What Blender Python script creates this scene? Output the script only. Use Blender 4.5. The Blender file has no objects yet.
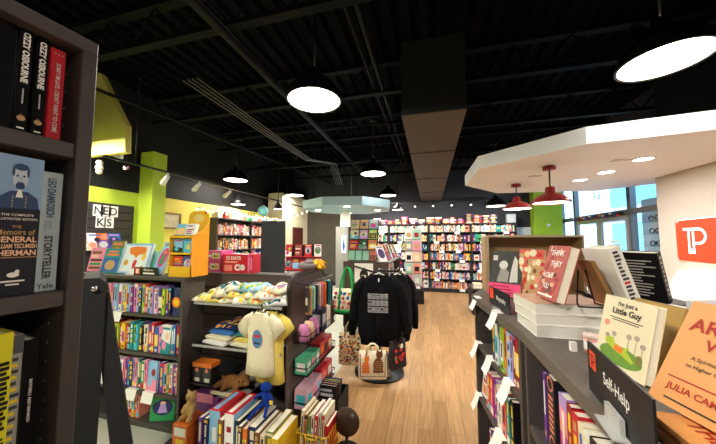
import bpy, bmesh, math, random
from mathutils import Vector, Matrix, noise
random.seed(7)
R = math.radians
SC = bpy.context.scene
COL = SC.collection
# ---------------------------------------------------------------- camera
FPX, CXP, CYP, CAMH = 275.0, 358.0, 222.0, 1.6
YAW, PITCH = R(14.7), R(3.75)
FW = Vector((-math.sin(YAW)*math.cos(PITCH), math.cos(YAW)*math.cos(PITCH), math.sin(PITCH)))
RT = Vector((math.cos(YAW), math.sin(YAW), 0)); UP = RT.cross(FW)
CAM = Vector((0, 0, CAMH))
def ray(x, y): return FW + RT*((x-CXP)/FPX) - UP*((y-CYP)/FPX)
def atZ(x, y, z): r = ray(x, y); return CAM + r*((z-CAMH)/r.z)
def atY(x, y, Y): r = ray(x, y); return CAM + r*(Y/r.y)
def atX(x, y, X): r = ray(x, y); return CAM + r*(X/r.x)
cd = bpy.data.cameras.new('camera'); cam = bpy.data.objects.new('camera', cd); COL.objects.link(cam)
cam.location = CAM; cam.rotation_euler = (R(90)+PITCH, 0, YAW)
cd.sensor_width = 36; cd.lens = FPX/716*36; cd.clip_start = .02
SC.camera = cam
# ---------------------------------------------------------------- materials
def s2l(c): return tuple((v/12.92 if v <= .04045 else ((v+.055)/1.055)**2.4) for v in c)
def hx(h): return tuple(int(h[i:i+2], 16)/255 for i in (0, 2, 4))
MATS = {}
def mat(name, hexc, rough=.6, metal=0., var=.10, scale=18., bump=0., spec=.4, stretch=None, emit=0):
    if name in MATS: return MATS[name]
    m = bpy.data.materials.new(name); m.use_nodes = True
    nt = m.node_tree; b = nt.nodes['Principled BSDF']
    c = s2l(hx(hexc))
    tc = nt.nodes.new('ShaderNodeTexCoord'); n = nt.nodes.new('ShaderNodeTexNoise')
    mp = nt.nodes.new('ShaderNodeMapping')
    if stretch: mp.inputs['Scale'].default_value = stretch
    n.inputs['Scale'].default_value = scale; n.inputs['Detail'].default_value = 4
    nt.links.new(tc.outputs['Object'], mp.inputs['Vector']); nt.links.new(mp.outputs['Vector'], n.inputs['Vector'])
    mx = nt.nodes.new('ShaderNodeMix'); mx.data_type = 'RGBA'
    mx.inputs[6].default_value = tuple(v*(1-var) for v in c)+(1,)
    mx.inputs[7].default_value = tuple(min(1, v*(1+var)) for v in c)+(1,)
    nt.links.new(n.outputs['Fac'], mx.inputs[0]); nt.links.new(mx.outputs[2], b.inputs['Base Color'])
    b.inputs['Roughness'].default_value = rough; b.inputs['Metallic'].default_value = metal
    b.inputs['Specular IOR Level'].default_value = spec
    if bump:
        bp = nt.nodes.new('ShaderNodeBump'); bp.inputs['Strength'].default_value = bump; bp.inputs['Distance'].default_value = .01
        nt.links.new(n.outputs['Fac'], bp.inputs['Height']); nt.links.new(bp.outputs['Normal'], b.inputs['Normal'])
    if emit:
        b.inputs['Emission Color'].default_value = c+(1,); b.inputs['Emission Strength'].default_value = emit
    MATS[name] = m; return m
PAL = dict(white='f4f1ea', cream='efe2bd', black='17171a', charcoal='3a3a3e', grey='8f9296', silver='c3c6c8', red='d0242c', crimson='9d1b2b',
    orange='f08028', yellow='f6cf2e', lime='a5cf3a', green='2f9b56', mint='9fdcc0', teal='1b8f97', turquoise='4cc4d6', blue='2a62b8', navy='1e2a5c',
    lilac='b89ad6', purple='6a3794', magenta='d0338c', pink='f48fb4', salmon='f2907a', peach='f7c9a2', brown='7a4a2a', tan='c79f6b', maroon='5c1a26', skyblue='8fc6ee', olive='7c8040')
def col(n): return mat('print_'+n, PAL[n], rough=.42, var=.06)
PAGES = mat('page_paper', 'f2ead4', rough=.8, var=.06, scale=60, stretch=(1, 1, 1))
PAPER = mat('white_card', 'fbf8f0', rough=.7, var=.03)
DARKWOOD = mat('espresso_laminate', '4a4340', rough=.5, var=.28, scale=9, stretch=(1, 1, 14), bump=.05)
DARKWOODH = mat('espresso_laminate_shelf', '4a4340', rough=.5, var=.28, scale=9, stretch=(2, 14, 14), bump=.05)
CASEW = mat('charcoal_wood_grain', '494442', rough=.5, var=.3, scale=10, stretch=(14, 14, 1), bump=.06)
CASEH = mat('charcoal_wood_grain_shelf', '4e4947', rough=.5, var=.3, scale=10, stretch=(1, 14, 14), bump=.06)
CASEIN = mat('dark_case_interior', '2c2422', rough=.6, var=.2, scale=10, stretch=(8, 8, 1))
COUNTER = mat('counter_wood_top', '655d55', rough=.42, var=.28, scale=7, stretch=(9, 1, 9), bump=.05)
METBLK = mat('black_metal', '1c1b1c', rough=.4, metal=.3, var=.1)
BLKMAT = mat('matt_black', '161616', rough=.7, var=.15)
CHROME = mat('bright_steel', 'c8c8c8', rough=.25, metal=1, var=.05)
# ---------------------------------------------------------------- mesh builder
I4 = Matrix.Identity(4)
_txt = {}
def text_mesh(s, bold=0.0):
    k = (s, bold)
    if k in _txt: return _txt[k]
    cu = bpy.data.curves.new('t', 'FONT'); cu.body = s; cu.align_x = 'CENTER'; cu.align_y = 'CENTER'; cu.size = 1; cu.offset = bold
    cu.resolution_u = 3; cu.fill_mode = 'FRONT'
    o = bpy.data.objects.new('t', cu); COL.objects.link(o)
    dg = bpy.context.evaluated_depsgraph_get(); dg.update()
    me = o.evaluated_get(dg).to_mesh()
    vs = [v.co.copy() for v in me.vertices]; fs = [tuple(p.vertices) for p in me.polygons]
    o.evaluated_get(dg).to_mesh_clear(); bpy.data.objects.remove(o); bpy.data.curves.remove(cu)
    xs = [v.x for v in vs]; ys = [v.y for v in vs]
    cx = (max(xs)+min(xs))/2; cy = (max(ys)+min(ys))/2
    vs = [(v.x-cx, v.y-cy) for v in vs]
    _txt[k] = (vs, fs, max(xs)-min(xs), max(ys)-min(ys)); return _txt[k]
class MB:
    def __init__(s): s.v = []; s.f = []; s.mi = []; s.mats = []; s.sm = []
    def m(s, mt):
        if mt not in s.mats: s.mats.append(mt)
        return s.mats.index(mt)
    def add(s, vs, fs, mt, smooth=False):
        o = len(s.v); s.v += [Vector(v) for v in vs]; k = s.m(mt)
        for f in fs: s.f.append(tuple(i+o for i in f)); s.mi.append(k); s.sm.append(smooth)
        return s
    def box(s, lo, hi, mt, M=I4, bev=0.):
        lo = Vector(lo); hi = Vector(hi)
        if bev > 0:
            bm = bmesh.new(); bmesh.ops.create_cube(bm, size=1)
            for v in bm.verts: v.co = Vector(((lo[i]+hi[i])/2+v.co[i]*(hi[i]-lo[i])) for i in range(3))
            bmesh.ops.bevel(bm, geom=bm.edges[:], offset=bev, segments=1, affect='EDGES')
            bm.verts.index_update()
            vs = [M @ v.co for v in bm.verts]; fs = [tuple(v.index for v in f.verts) for f in bm.faces]; bm.free()
            return s.add(vs, fs, mt)
        c = [M @ Vector((x, y, z)) for z in (lo.z, hi.z) for y in (lo.y, hi.y) for x in (lo.x, hi.x)]
        return s.add(c, [(0, 2, 3, 1), (4, 5, 7, 6), (0, 1, 5, 4), (2, 6, 7, 3), (0, 4, 6, 2), (1, 3, 7, 5)], mt)
    def tube(s, pts, r, mt, n=8, closed=False):
        pts = [Vector(p) for p in pts]; N = len(pts); vs = []; fs = []
        ref = None
        for i, p in enumerate(pts):
            a = pts[(i-1) % N] if (closed or i > 0) else p; b = pts[(i+1) % N] if (closed or i < N-1) else p
            t = (b-a).normalized()
            if ref is None: ref = Vector((0, 0, 1)) if abs(t.z) < .9 else Vector((1, 0, 0))
            u = (ref-t*ref.dot(t)); u = u.normalized() if u.length > 1e-6 else t.orthogonal().normalized()
            w = t.cross(u); ref = u
            rr = r[i] if isinstance(r, (list, tuple)) else r
            for k in range(n): an = 2*math.pi*k/n; vs.append(p+(u*math.cos(an)+w*math.sin(an))*rr)
        for i in range(N if closed else N-1):
            for k in range(n):
                a = i*n+k; b = i*n+(k+1) % n; c = ((i+1) % N)*n+(k+1) % n; d = ((i+1) % N)*n+k
                fs.append((a, b, c, d))
        if not closed: fs += [tuple(range(n))[::-1], tuple((N-1)*n+k for k in range(n))]
        return s.add(vs, fs, mt, True)
    def lathe(s, prof, mt, M=I4, n=24, cap=True):
        vs = []; fs = []; N = len(prof)
        for r_, z in prof:
            for k in range(n): a = 2*math.pi*k/n; vs.append(M @ Vector((r_*math.cos(a), r_*math.sin(a), z)))
        for i in range(N-1):
            for k in range(n): fs.append((i*n+k, i*n+(k+1) % n, (i+1)*n+(k+1) % n, (i+1)*n+k))
        if cap: fs += [tuple(range(n))[::-1], tuple((N-1)*n+k for k in range(n))]
        return s.add(vs, fs, mt, True)
    def prism(s, poly, ax, a0, a1, mt, M=I4):
        """extrude a 2-D outline along axis ax (0,1,2) from a0 to a1"""
        def P(p, a):
            l = [p[0], p[1]]; l.insert(ax, a); return M @ Vector(l)
        n = len(poly); vs = [P(p, a0) for p in poly]+[P(p, a1) for p in poly]
        fs = [tuple(range(n))[::-1], tuple(range(n, 2*n))]+[(i, (i+1) % n, n+(i+1) % n, n+i) for i in range(n)]
        return s.add(vs, fs, mt)
    def loft(s, rings, mt, n=16, cap=True, wob=0., sq=1.0):
        """rings: (centre, half-width vector, half-depth vector)"""
        vs = []; fs = []
        for c, a, b in rings:
            c = Vector(c); a = Vector(a); b = Vector(b)
            for k in range(n):
                t = 2*math.pi*k/n; ca, sa = math.cos(t), math.sin(t)
                ca = math.copysign(abs(ca)**sq, ca); sa = math.copysign(abs(sa)**sq, sa)
                p = c+a*ca+b*sa
                if wob: p += Vector(noise.noise_vector(p*14))*wob
                vs.append(p)
        N = len(rings)
        for i in range(N-1):
            for k in range(n): fs.append((i*n+k, i*n+(k+1) % n, (i+1)*n+(k+1) % n, (i+1)*n+k))
        if cap: fs += [tuple(range(n))[::-1], tuple((N-1)*n+k for k in range(n))]
        return s.add(vs, fs, mt, True)
    def ball(s, c, r, mt, n=12, M=I4):
        r = Vector(r) if hasattr(r, '__len__') else Vector((r, r, r)); c = Vector(c); vs = []; fs = []; h = n//2
        for i in range(h+1):
            ph = math.pi*i/h
            for k in range(n):
                a = 2*math.pi*k/n
                vs.append(M @ (c+Vector((r.x*math.sin(ph)*math.cos(a), r.y*math.sin(ph)*math.sin(a), -r.z*math.cos(ph)))))
        for i in range(h):
            for k in range(n): fs.append((i*n+k, i*n+(k+1) % n, (i+1)*n+(k+1) % n, (i+1)*n+k))
        return s.add(vs, fs, mt, True)
    # flat print on a surface: o origin (corner), r right, u up (unit vectors), lift along r x u
    def rect(s, o, r, u, x0, y0, x1, y1, mt, lift=.0006):
        o = Vector(o); r = Vector(r); u = Vector(u); n = r.cross(u)*lift
        return s.add([o+r*x+u*y+n for x, y in ((x0, y0), (x1, y0), (x1, y1), (x0, y1))], [(0, 1, 2, 3)], mt)
    def poly(s, o, r, u, pts, mt, lift=.0006):
        o = Vector(o); r = Vector(r); u = Vector(u); n = r.cross(u)*lift
        return s.add([o+r*x+u*y+n for x, y in pts], [tuple(range(len(pts)))], mt)
    def disc(s, o, r, u, cx, cy, rx, ry, mt, lift=.0006, n=16):
        return s.poly(o, r, u, [(cx+rx*math.cos(2*math.pi*k/n), cy+ry*math.sin(2*math.pi*k/n)) for k in range(n)], mt, lift)
    def text(s, st, o, r, u, cx, cy, h, mt, lift=.0012, wmax=None, bold=0.012, mirror=False):
        vs, fs, w, hh = text_mesh(st, bold)
        k = h/hh; kx = k if not wmax or w*k <= wmax else wmax/w
        o = Vector(o); r = Vector(r); u = Vector(u); n = r.cross(u)*lift
        if mirror: kx = -kx
        return s.add([o+r*(cx+x*kx)+u*(cy+y*k)+n for x, y in vs], fs, mt)
    def clusters(s):
        n = len(s.v); p = list(range(n))
        def find(a):
            while p[a] != a: p[a] = p[p[a]]; a = p[a]
            return a
        for f in s.f:
            for a in f[1:]: p[find(a)] = find(f[0])
        bb = {}
        for i, v in enumerate(s.v):
            k = find(i); l, h = bb.setdefault(k, ([9e9]*3, [-9e9]*3))
            for j in range(3): l[j] = min(l[j], v[j]); h[j] = max(h[j], v[j])
        ks = list(bb); q = {k: k for k in ks}
        def f2(a):
            while q[a] != a: a = q[a]
            return a
        sz = {k: max(bb[k][1][j]-bb[k][0][j] for j in range(3)) for k in ks}
        for i, a in enumerate(ks):
            for b in ks[i+1:]:
                if f2(a) == f2(b): continue
                g = math.sqrt(sum(max(0, bb[a][0][j]-bb[b][1][j], bb[b][0][j]-bb[a][1][j])**2 for j in range(3)))
                if g <= max(.02, .5*max(sz[a], sz[b])): q[f2(a)] = f2(b)
        out = {}
        for fi, f in enumerate(s.f): out.setdefault(f2(find(f[0])), []).append(fi)
        return list(out.values())
    def build(s, name, parent=None, loc=None, rot=None, mw=None):
        if name.endswith('_print') and parent:
            cl = s.clusters()
            if len(cl) > 1:
                for fl in cl:
                    m = MB(); mp = {}
                    for fi in fl:
                        for i in s.f[fi]:
                            if i not in mp: mp[i] = len(m.v); m.v.append(s.v[i])
                        m.f.append(tuple(mp[i] for i in s.f[fi])); m.mi.append(m.m(s.mats[s.mi[fi]])); m.sm.append(False)
                    o = m.build(name.replace('_print', '_lettering'), parent)
                return o
        me = bpy.data.meshes.new(name); me.from_pydata(s.v, [], s.f)
        for mt in s.mats: me.materials.append(mt)
        me.polygons.foreach_set('material_index', s.mi); me.polygons.foreach_set('use_smooth', s.sm); me.update()
        o = bpy.data.objects.new(name, me); COL.objects.link(o)
        if parent: o.parent = parent
        if loc is not None: o.location = loc
        if rot is not None: o.rotation_euler = rot
        if mw is not None: o.matrix_world = mw
        return o
LAB = {}
def tag(o, label, cat, group=None):
    label = label.replace('skyblue', 'sky blue')
    o['label'] = label; o['category'] = cat
    if group: o['group'] = group
    n = len(label.replace('-', ' ').replace("'", ' ').split())
    if not 4 <= n <= 16: print('LABELLEN', n, label)
    k = label.lower()
    if k in LAB and not (group and LAB[k] == group): print('DUPLABEL', label)
    LAB[k] = group
    return o
def struct(o): o['kind'] = 'structure'; return o
def empty(name, loc=(0, 0, 0), rz=0., mw=None):
    o = bpy.data.objects.new(name, None); COL.objects.link(o); o.location = loc; o.rotation_euler = (0, 0, rz); o.empty_display_size = .1
    if mw is not None: o.matrix_world = mw
    return o
def bx(name, lo, hi, mt, parent=None, bev=0., M=I4): return MB().box(lo, hi, mt, M, bev).build(name, parent)
def T(x, y, z): return Matrix.Translation((x, y, z))
def RZ(a): return Matrix.Rotation(a, 4, 'Z')
def RX(a): return Matrix.Rotation(a, 4, 'X')
def RY(a): return Matrix.Rotation(a, 4, 'Y')
ORD = 'zero first second third fourth fifth sixth seventh eighth ninth tenth eleventh twelfth thirteenth fourteenth fifteenth sixteenth seventeenth eighteenth nineteenth'.split()
TENS = {2: 'twent', 3: 'thirt', 4: 'fort', 5: 'fift'}
def nth(n):
    if n < 20: return ORD[n]
    t, u = divmod(n, 10)
    return TENS[t]+'ieth' if u == 0 else TENS[t]+'y-'+ORD[u]
X3, Y3, Z3 = Vector((1, 0, 0)), Vector((0, 1, 0)), Vector((0, 0, 1))
# ---------------------------------------------------------------- books
# local frame: x thickness, y depth (spine at y=0 looking to -y), z height; front cover at x=t
def book_mb(t, h, d, cover, spine=None, pages=True, pm=PAGES):
    b = MB(); c = .0025; cm = cover; sp = spine or cover
    b.box((0, 0, 0), (t, c, h), sp)
    b.box((0, c, 0), (c, d, h), cm); b.box((t-c, c, 0), (t, d, h), cm)
    if pages: b.box((c, c, .003), (t-c, d-.004, h-.003), pm)
    return b
SPO = dict(o=(0, 0, 0), r=-Z3, u=X3)     # spine print: x runs down from the top (use o=(0,0,h))
def spine_deco(b, t, h, style, ink, acc):
    o = (0, 0, h); r = -Z3; u = X3
    if style == 0:
        b.rect(o, r, u, h*.12, t*.28, h*.62, t*.72, ink); b.rect(o, r, u, h*.86, t*.2, h*.94, t*.8, acc)
    elif style == 1:
        b.rect(o, r, u, h*.04, 0, h*.12, t, acc); b.rect(o, r, u, h*.18, t*.3, h*.5, t*.7, ink); b.rect(o, r, u, h*.56, t*.35, h*.8, t*.65, ink)
    elif style == 2:
        b.rect(o, r, u, h*.3, 0, h*.74, t, acc); b.rect(o, r, u, h*.36, t*.3, h*.68, t*.7, ink, .001); b.disc(o, r, u, h*.9, t*.5, t*.3, t*.3, ink)
    elif style == 3:
        b.rect(o, r, u, h*.78, 0, h*.96, t, acc); b.rect(o, r, u, h*.1, t*.25, h*.34, t*.75, ink); b.rect(o, r, u, h*.4, t*.35, h*.7, t*.65, ink)
    else:
        for k in range(4): b.rect(o, r, u, h*(.1+.17*k), t*.25, h*(.22+.17*k), t*.75, ink if k % 2 else acc)
INKS = ['white', 'cream', 'black', 'yellow', 'navy', 'red']
def ink_for(c):
    return col(random.choice(['white', 'cream', 'yellow']) if c in ('black', 'charcoal', 'navy', 'purple', 'crimson', 'maroon', 'blue', 'brown', 'green', 'teal', 'red', 'olive', 'magenta') else random.choice(['black', 'navy', 'crimson', 'blue', 'maroon']))
def shelf_book(t, h, d, cname, mw, label, group, name='book', deco=True):
    b = book_mb(t, h, d, col(cname))
    if deco: spine_deco(b, t, h, random.randrange(5), ink_for(cname), col(random.choice(['white', 'yellow', 'orange', 'pink', 'turquoise', 'red', 'cream'])))
    o = b.build(name, mw=mw); tag(o, label, 'book', group); return o
def fill_row(base, rz, length, hr, tr, d, pal, lab, group, lean=.0, skip=(), gap=.0006, rev=False):
    """books along local +x from base (Vector at the left end, on the shelf)"""
    Mb = T(*base) @ RZ(rz); x = 0.; items = []
    while True:
        t = random.uniform(*tr)
        if x+t > length: break
        items.append((x, t)); x += t+gap
    items = [q for q in items if not any(a <= q[0] <= b_ for a, b_ in skip)]
    n = len(items); last = None; out = []
    for i, (x, t) in enumerate(items):
        c = random.choice(pal)
        while c == last: c = random.choice(pal)
        last = c
        k = n-i if rev else i+1
        h = random.uniform(*hr)
        mw = Mb @ T(x, random.uniform(0, .018), 0)
        out.append(shelf_book(t, h, d*random.uniform(.85, 1), c, mw, lab(c, nth(k)), group))
    return out
def face_mw(p, rz, tilt, t, d):
    """book standing on p (bottom centre), front cover toward -y turned by rz, leaning back by tilt"""
    return T(*p) @ RZ(rz) @ RX(-tilt) @ T(-d/2, 0, 0) @ RZ(-math.pi/2)
def face_rz(p, q=(0, 0)): return math.atan2(q[0]-p[0], -(q[1]-p[1]))
def cover_art(b, t, h, d, seed, pal=None):
    rs = random.Random(seed); o = (t, 0, 0); r = Y3; u = Z3
    pal = pal or list(PAL)
    L = .0005
    k = rs.randrange(4)
    c = [col(rs.choice(pal)) for _ in range(4)]
    if k == 0:
        b.rect(o, r, u, d*.06, h*.06, d*.94, h*.6, c[0], L); b.disc(o, r, u, d*.5, h*.32, d*.3, h*.2, c[1], 2*L)
        b.rect(o, r, u, d*.14, h*.7, d*.86, h*.78, c[2], L); b.rect(o, r, u, d*.2, h*.83, d*.8, h*.9, c[2], L)
    elif k == 1:
        b.poly(o, r, u, [(0, 0), (d, 0), (d, h*.35), (0, h*.5)], c[0], L); b.disc(o, r, u, d*.65, h*.62, d*.2, h*.13, c[1], 2*L)
        b.rect(o, r, u, d*.1, h*.84, d*.9, h*.92, c[2], L); b.disc(o, r, u, d*.35, h*.3, d*.22, h*.16, c[3], 2*L)
    elif k == 2:
        for j in range(5): b.rect(o, r, u, d*.1, h*(.1+j*.16), d*rs.uniform(.6, .92), h*(.2+j*.16), c[j % 4], L)
    else:
        b.disc(o, r, u, d*.5, h*.5, d*.42, h*.3, c[0], L); b.poly(o, r, u, [(d*.3, h*.3), (d*.7, h*.3), (d*.6, h*.62), (d*.4, h*.62)], c[1], 2*L)
        b.disc(o, r, u, d*.5, h*.66, d*.12, h*.08, c[2], 2*L); b.rect(o, r, u, d*.12, h*.86, d*.88, h*.94, c[3], L)
def face_book(p, rz, tilt, t, h, d, cname, label, seed, group=None, name='book', art=True):
    b = book_mb(t, h, d, col(cname)); spine_deco(b, t, h, 0, ink_for(cname), col('white'))
    if art: cover_art(b, t, h, d, seed)
    o = b.build(name, mw=face_mw(p, rz, tilt, t, d)); tag(o, label, 'book', group); return o
def card(name, w, h, mw, label, group=None, bend=.35, cat='sign card'):
    """paper card hanging over a shelf edge: a short flap on the shelf and a bent front"""
    b = MB(); pts = [(0, .03, .0015)]+[(0, -.001, .0015)]+[(0, -.004-bend*h*(k/5)**1.5*.6, -h*k/5*.9) for k in range(1, 6)]
    vs = []; n = len(pts)
    for s_ in (0, 1):
        for x in (-w/2, w/2):
            for p in pts: vs.append((x, p[1]-(.0012 if s_ else 0), p[2]+(.0012 if s_ and p[1] > -.002 else 0)))
    fs = []
    for i in range(n-1):
        fs.append((i, i+1, n+i+1, n+i)); fs.append((2*n+i, 3*n+i, 3*n+i+1, 2*n+i+1))
        fs.append((i, 2*n+i, 2*n+i+1, i+1)); fs.append((n+i, n+i+1, 3*n+i+1, 3*n+i))
    fs += [(0, n, 3*n, 2*n), (n-1, 3*n-1, 4*n-1, 2*n-1)]
    b.add(vs, fs, PAPER)
    o = b.build(name, mw=mw); tag(o, label, cat, group); return o
# ================================================================ SETTING
def node_mat(name): 
    m = bpy.data.materials.new(name); m.use_nodes = True; return m, m.node_tree, m.node_tree.nodes['Principled BSDF']
def wood_floor():
    m, nt, b = node_mat('oak_plank_floor'); N = nt.nodes.new; L = nt.links.new
    tc = N('ShaderNodeTexCoord'); mp = N('ShaderNodeMapping'); mp.inputs['Rotation'].default_value = (0, 0, R(90))
    br = N('ShaderNodeTexBrick'); br.offset = .37; br.inputs['Scale'].default_value = 1; br.inputs['Brick Width'].default_value = 1.25; br.inputs['Row Height'].default_value = .125
    br.inputs['Mortar Size'].default_value = .0016; br.inputs['Mortar Smooth'].default_value = .2; br.inputs['Bias'].default_value = 0
    br.inputs['Color1'].default_value = s2l(hx('b18a5c'))+(1,); br.inputs['Color2'].default_value = s2l(hx('c79f70'))+(1,); br.inputs['Mortar'].default_value = s2l(hx('82623f'))+(1,)
    L(tc.outputs['Object'], mp.inputs['Vector']); L(mp.outputs['Vector'], br.inputs['Vector'])
    m2 = N('ShaderNodeMapping'); m2.inputs['Scale'].default_value = (22, 1.3, 1); n = N('ShaderNodeTexNoise'); n.inputs['Scale'].default_value = 2.2; n.inputs['Detail'].default_value = 6
    L(tc.outputs['Object'], m2.inputs['Vector']); L(m2.outputs['Vector'], n.inputs['Vector'])
    cr = N('ShaderNodeValToRGB'); cr.color_ramp.elements[0].position = .3; cr.color_ramp.elements[0].color = (.62, .58, .54, 1); cr.color_ramp.elements[1].position = .7; cr.color_ramp.elements[1].color = (1.12, 1.1, 1.08, 1)
    L(n.outputs['Fac'], cr.inputs['Fac'])
    mx = N('ShaderNodeMix'); mx.data_type = 'RGBA'; mx.blend_type = 'MULTIPLY'; mx.inputs[0].default_value = .8
    L(br.outputs['Color'], mx.inputs[6]); L(cr.outputs['Color'], mx.inputs[7]); L(mx.outputs[2], b.inputs['Base Color'])
    b.inputs['Roughness'].default_value = .38; b.inputs['Specular IOR Level'].default_value = .35
    return m
LIME = mat('lime_wall_paint', 'c6de46', rough=.7, var=.04, scale=3)
YEL = mat('yellow_wall_paint', 'eedb62', rough=.7, var=.05, scale=3)  # wall beyond the pillar is yellower than the lime stretch
WHITEP = mat('white_wall_paint', 'c6beb6', rough=.7, var=.02, scale=3)
DARKP = mat('charcoal_wall_paint', '34363c', rough=.75, var=.12, scale=3)
BROWNP = mat('taupe_plaster', '4d483e', rough=.85, var=.25, scale=5, bump=.2)
BEIGE = mat('beige_wall_paint', 'ece0bb', rough=.75, var=.03, scale=3)
CEILB = mat('black_painted_deck', '050506', rough=.9, var=.25, scale=6, spec=.1)
GREYF = mat('pale_grey_vinyl', 'bfc1b2', rough=.45, var=.1, scale=4)
XL, XW, XR, YB, YF, ZC = -4.85, 3.2, 3.7, 9.3, -3.0, 4.2
struct(bx('floor', (-1.12, YF, -.1), (XR, YB, 0), wood_floor()))
struct(bx('floor_grey', (XL, YF, -.1), (-1.12, YB, 0), GREYF))
# corrugated black deck, ribs along y
b = MB(); x = XL-.35
prof = []
while x < XR+.6:
    prof += [(x, ZC), (x+.09, ZC), (x+.115, ZC+.07), (x+.18, ZC+.07)]; x += .205
poly = prof+[(prof[-1][0], ZC+.3), (prof[0][0], ZC+.3)]
b.prism(poly, 1, YF-.1, YB+.1, CEILB); struct(b.build('ceiling'))
JM = mat('black_steel_joist', '060607', rough=.7, var=.2, spec=.15)
for j, yj in enumerate((.6, 2.2, 3.8, 5.4, 7.0, 8.6)):
    b = MB(); z1 = ZC-.03; z0 = ZC-.5
    b.box((XL, yj-.05, z1-.05), (XR, yj+.05, z1+.02), JM); b.box((XL, yj-.045, z0), (XR, yj+.045, z0+.05), JM)
    n = 26
    for k in range(n):
        xa = XL+(XR-XL)*k/n; xb = XL+(XR-XL)*(k+1)/n
        b.tube([(xa, yj, z0+.03 if k % 2 else z1-.03), (xb, yj, z1-.03 if k % 2 else z0+.03)], .013, JM, 5)
    struct(b.build('ceiling_joist'))
# walls
struct(bx('wall_left', (XL-.12, YF, 0), (XL, 3.72, 2.40), LIME))
struct(bx('wall_left_far', (XL-.12, 3.72, 0), (XL, YB, 2.40), YEL))
struct(bx('wall_left_upper', (XL-.16, YF, 2.40), (XL-.10, YB, ZC+.3), BLKMAT))  # black sheet painted as the darkness of the open space above the partition
struct(bx('wall_back', (XL-.3, YB, 0), (XR+.1, YB+.12, ZC+.3), DARKP))
struct(bx('wall_front', (XL-.3, YF-.12, 0), (XR, YF, ZC+.3), DARKP))
struct(bx('wall_right', (XW, YF, 0), (XW+.6, 4.95, 2.66), WHITEP)); struct(bx('wall_right_top', (XW+.05, YF, 2.66), (XW+.6, 4.95, ZC+.3), BLKMAT))
struct(bx('wall_right_upper', (XR, 4.95, 3.35), (XR+.1, YB, ZC+.3), DARKP))
struct(bx('pillar', (XL, 3.59, 0), (-4.56, 3.84, 3.12), LIME))
struct(bx('wall_beige', (XL, 7.5, 0), (-4.35, YB, 3.05), BEIGE))
struct(bx('wall_taupe', (-4.35, YB-.03, 0), (-2.62, YB-.001, 3.1), BROWNP))
GREENP = mat('green_wall_paint', '9cc028', rough=.7, var=.05, scale=3)
struct(bx('pillar_green', (2.92, 8.95, 0), (3.62, YB, ZC-.5), GREENP))
struct(bx('baseboard_back', (-4.35, YB-.05, 0), (-2.62, YB-.03, .12), BLKMAT))
# ---- window wall with double doors at x = XR
ALU = mat('brushed_aluminium', 'b9bcc0', rough=.35, metal=.7, var=.08)
BRONZE = mat('grey_aluminium', '777b80', rough=.4, metal=.5, var=.1)
gm, nt, pb = node_mat('clear_glass')
for n in list(nt.nodes):
    if n.type != 'OUTPUT_MATERIAL': nt.nodes.remove(n)
out = [n for n in nt.nodes if n.type == 'OUTPUT_MATERIAL'][0]
tr = nt.nodes.new('ShaderNodeBsdfTransparent'); gl = nt.nodes.new('ShaderNodeBsdfGlossy'); gl.inputs['Roughness'].default_value = .03; ms = nt.nodes.new('ShaderNodeMixShader'); 
tr.inputs['Color'].default_value = (.9, .96, .98, 1)
ms.inputs[0].default_value = .06; nt.links.new(tr.outputs[0], ms.inputs[1]); nt.links.new(gl.outputs[0], ms.inputs[2]); nt.links.new(ms.outputs[0], out.inputs['Surface'])
GLASS = gm
def frame_rect(b, y0, y1, z0, z1, w, x0, x1, mt):
    b.box((x0, y0, z0), (x1, y0+w, z1), mt); b.box((x0, y1-w, z0), (x1, y1, z1), mt)
    b.box((x0, y0+w, z0), (x1, y1-w, z0+w), mt); b.box((x0, y0+w, z1-w), (x1, y1-w, z1), mt)
def window(name, y0, y1, z0, z1):
    b = MB(); frame_rect(b, y0, y1, z0, z1, .05, XR, XR+.1, BRONZE); o = struct(b.build(name))
    p = bx('pane', (XR+.045, y0+.05, z0+.05), (XR+.055, y1-.05, z1-.05), GLASS, o); return o
window('window_1', 8.47, YB-.02, .0, 2.15); window('window_2', 8.47, YB-.02, 2.15, 3.35)
w3 = window('window_3', 6.41, 8.47, 2.15, 3.35); window('window_4', 4.97, 6.41, 0, 2.15); window('window_5', 4.97, 6.41, 2.15, 3.35)
def door(name, y0, y1, hy):
    b = MB(); frame_rect(b, y0, y1, 0, 2.08, .09, XR+.01, XR+.06, ALU); o = struct(b.build(name))
    bx('pane', (XR+.03, y0+.09, .09), (XR+.04, y1-.09, 1.99), GLASS, o)
    MB().tube([(XR+.01, hy, .85), (XR-.05, hy, .87), (XR-.05, hy, 1.25), (XR+.01, hy, 1.27)], .014, CHROME).build('handle', o); return o
d1 = door('door_1', 6.46, 7.44, 7.28); d2 = door('door_2', 7.44, 8.42, 7.6)
struct(bx('door_frame', (XR, 6.41, 2.08), (XR+.1, 8.47, 2.15), BRONZE))
# writing on the glass (seen from inside, mirrored)
b = MB(); b.text('691', (XR+.043, 7.55, 2.62), -Y3, Z3, 0, 0, .2, col('white'), 0.001, mirror=True)
b.build('street_number', w3)
b = MB()
for k, w in enumerate((.3, .42, .36, .44, .2)): b.rect((XR+.028, 6.95, 1.55-.075*k), -Y3, Z3, -w/2, 0, w/2, .035, col('white'), .001)
b.build('opening_hours_lettering', d1)
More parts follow.
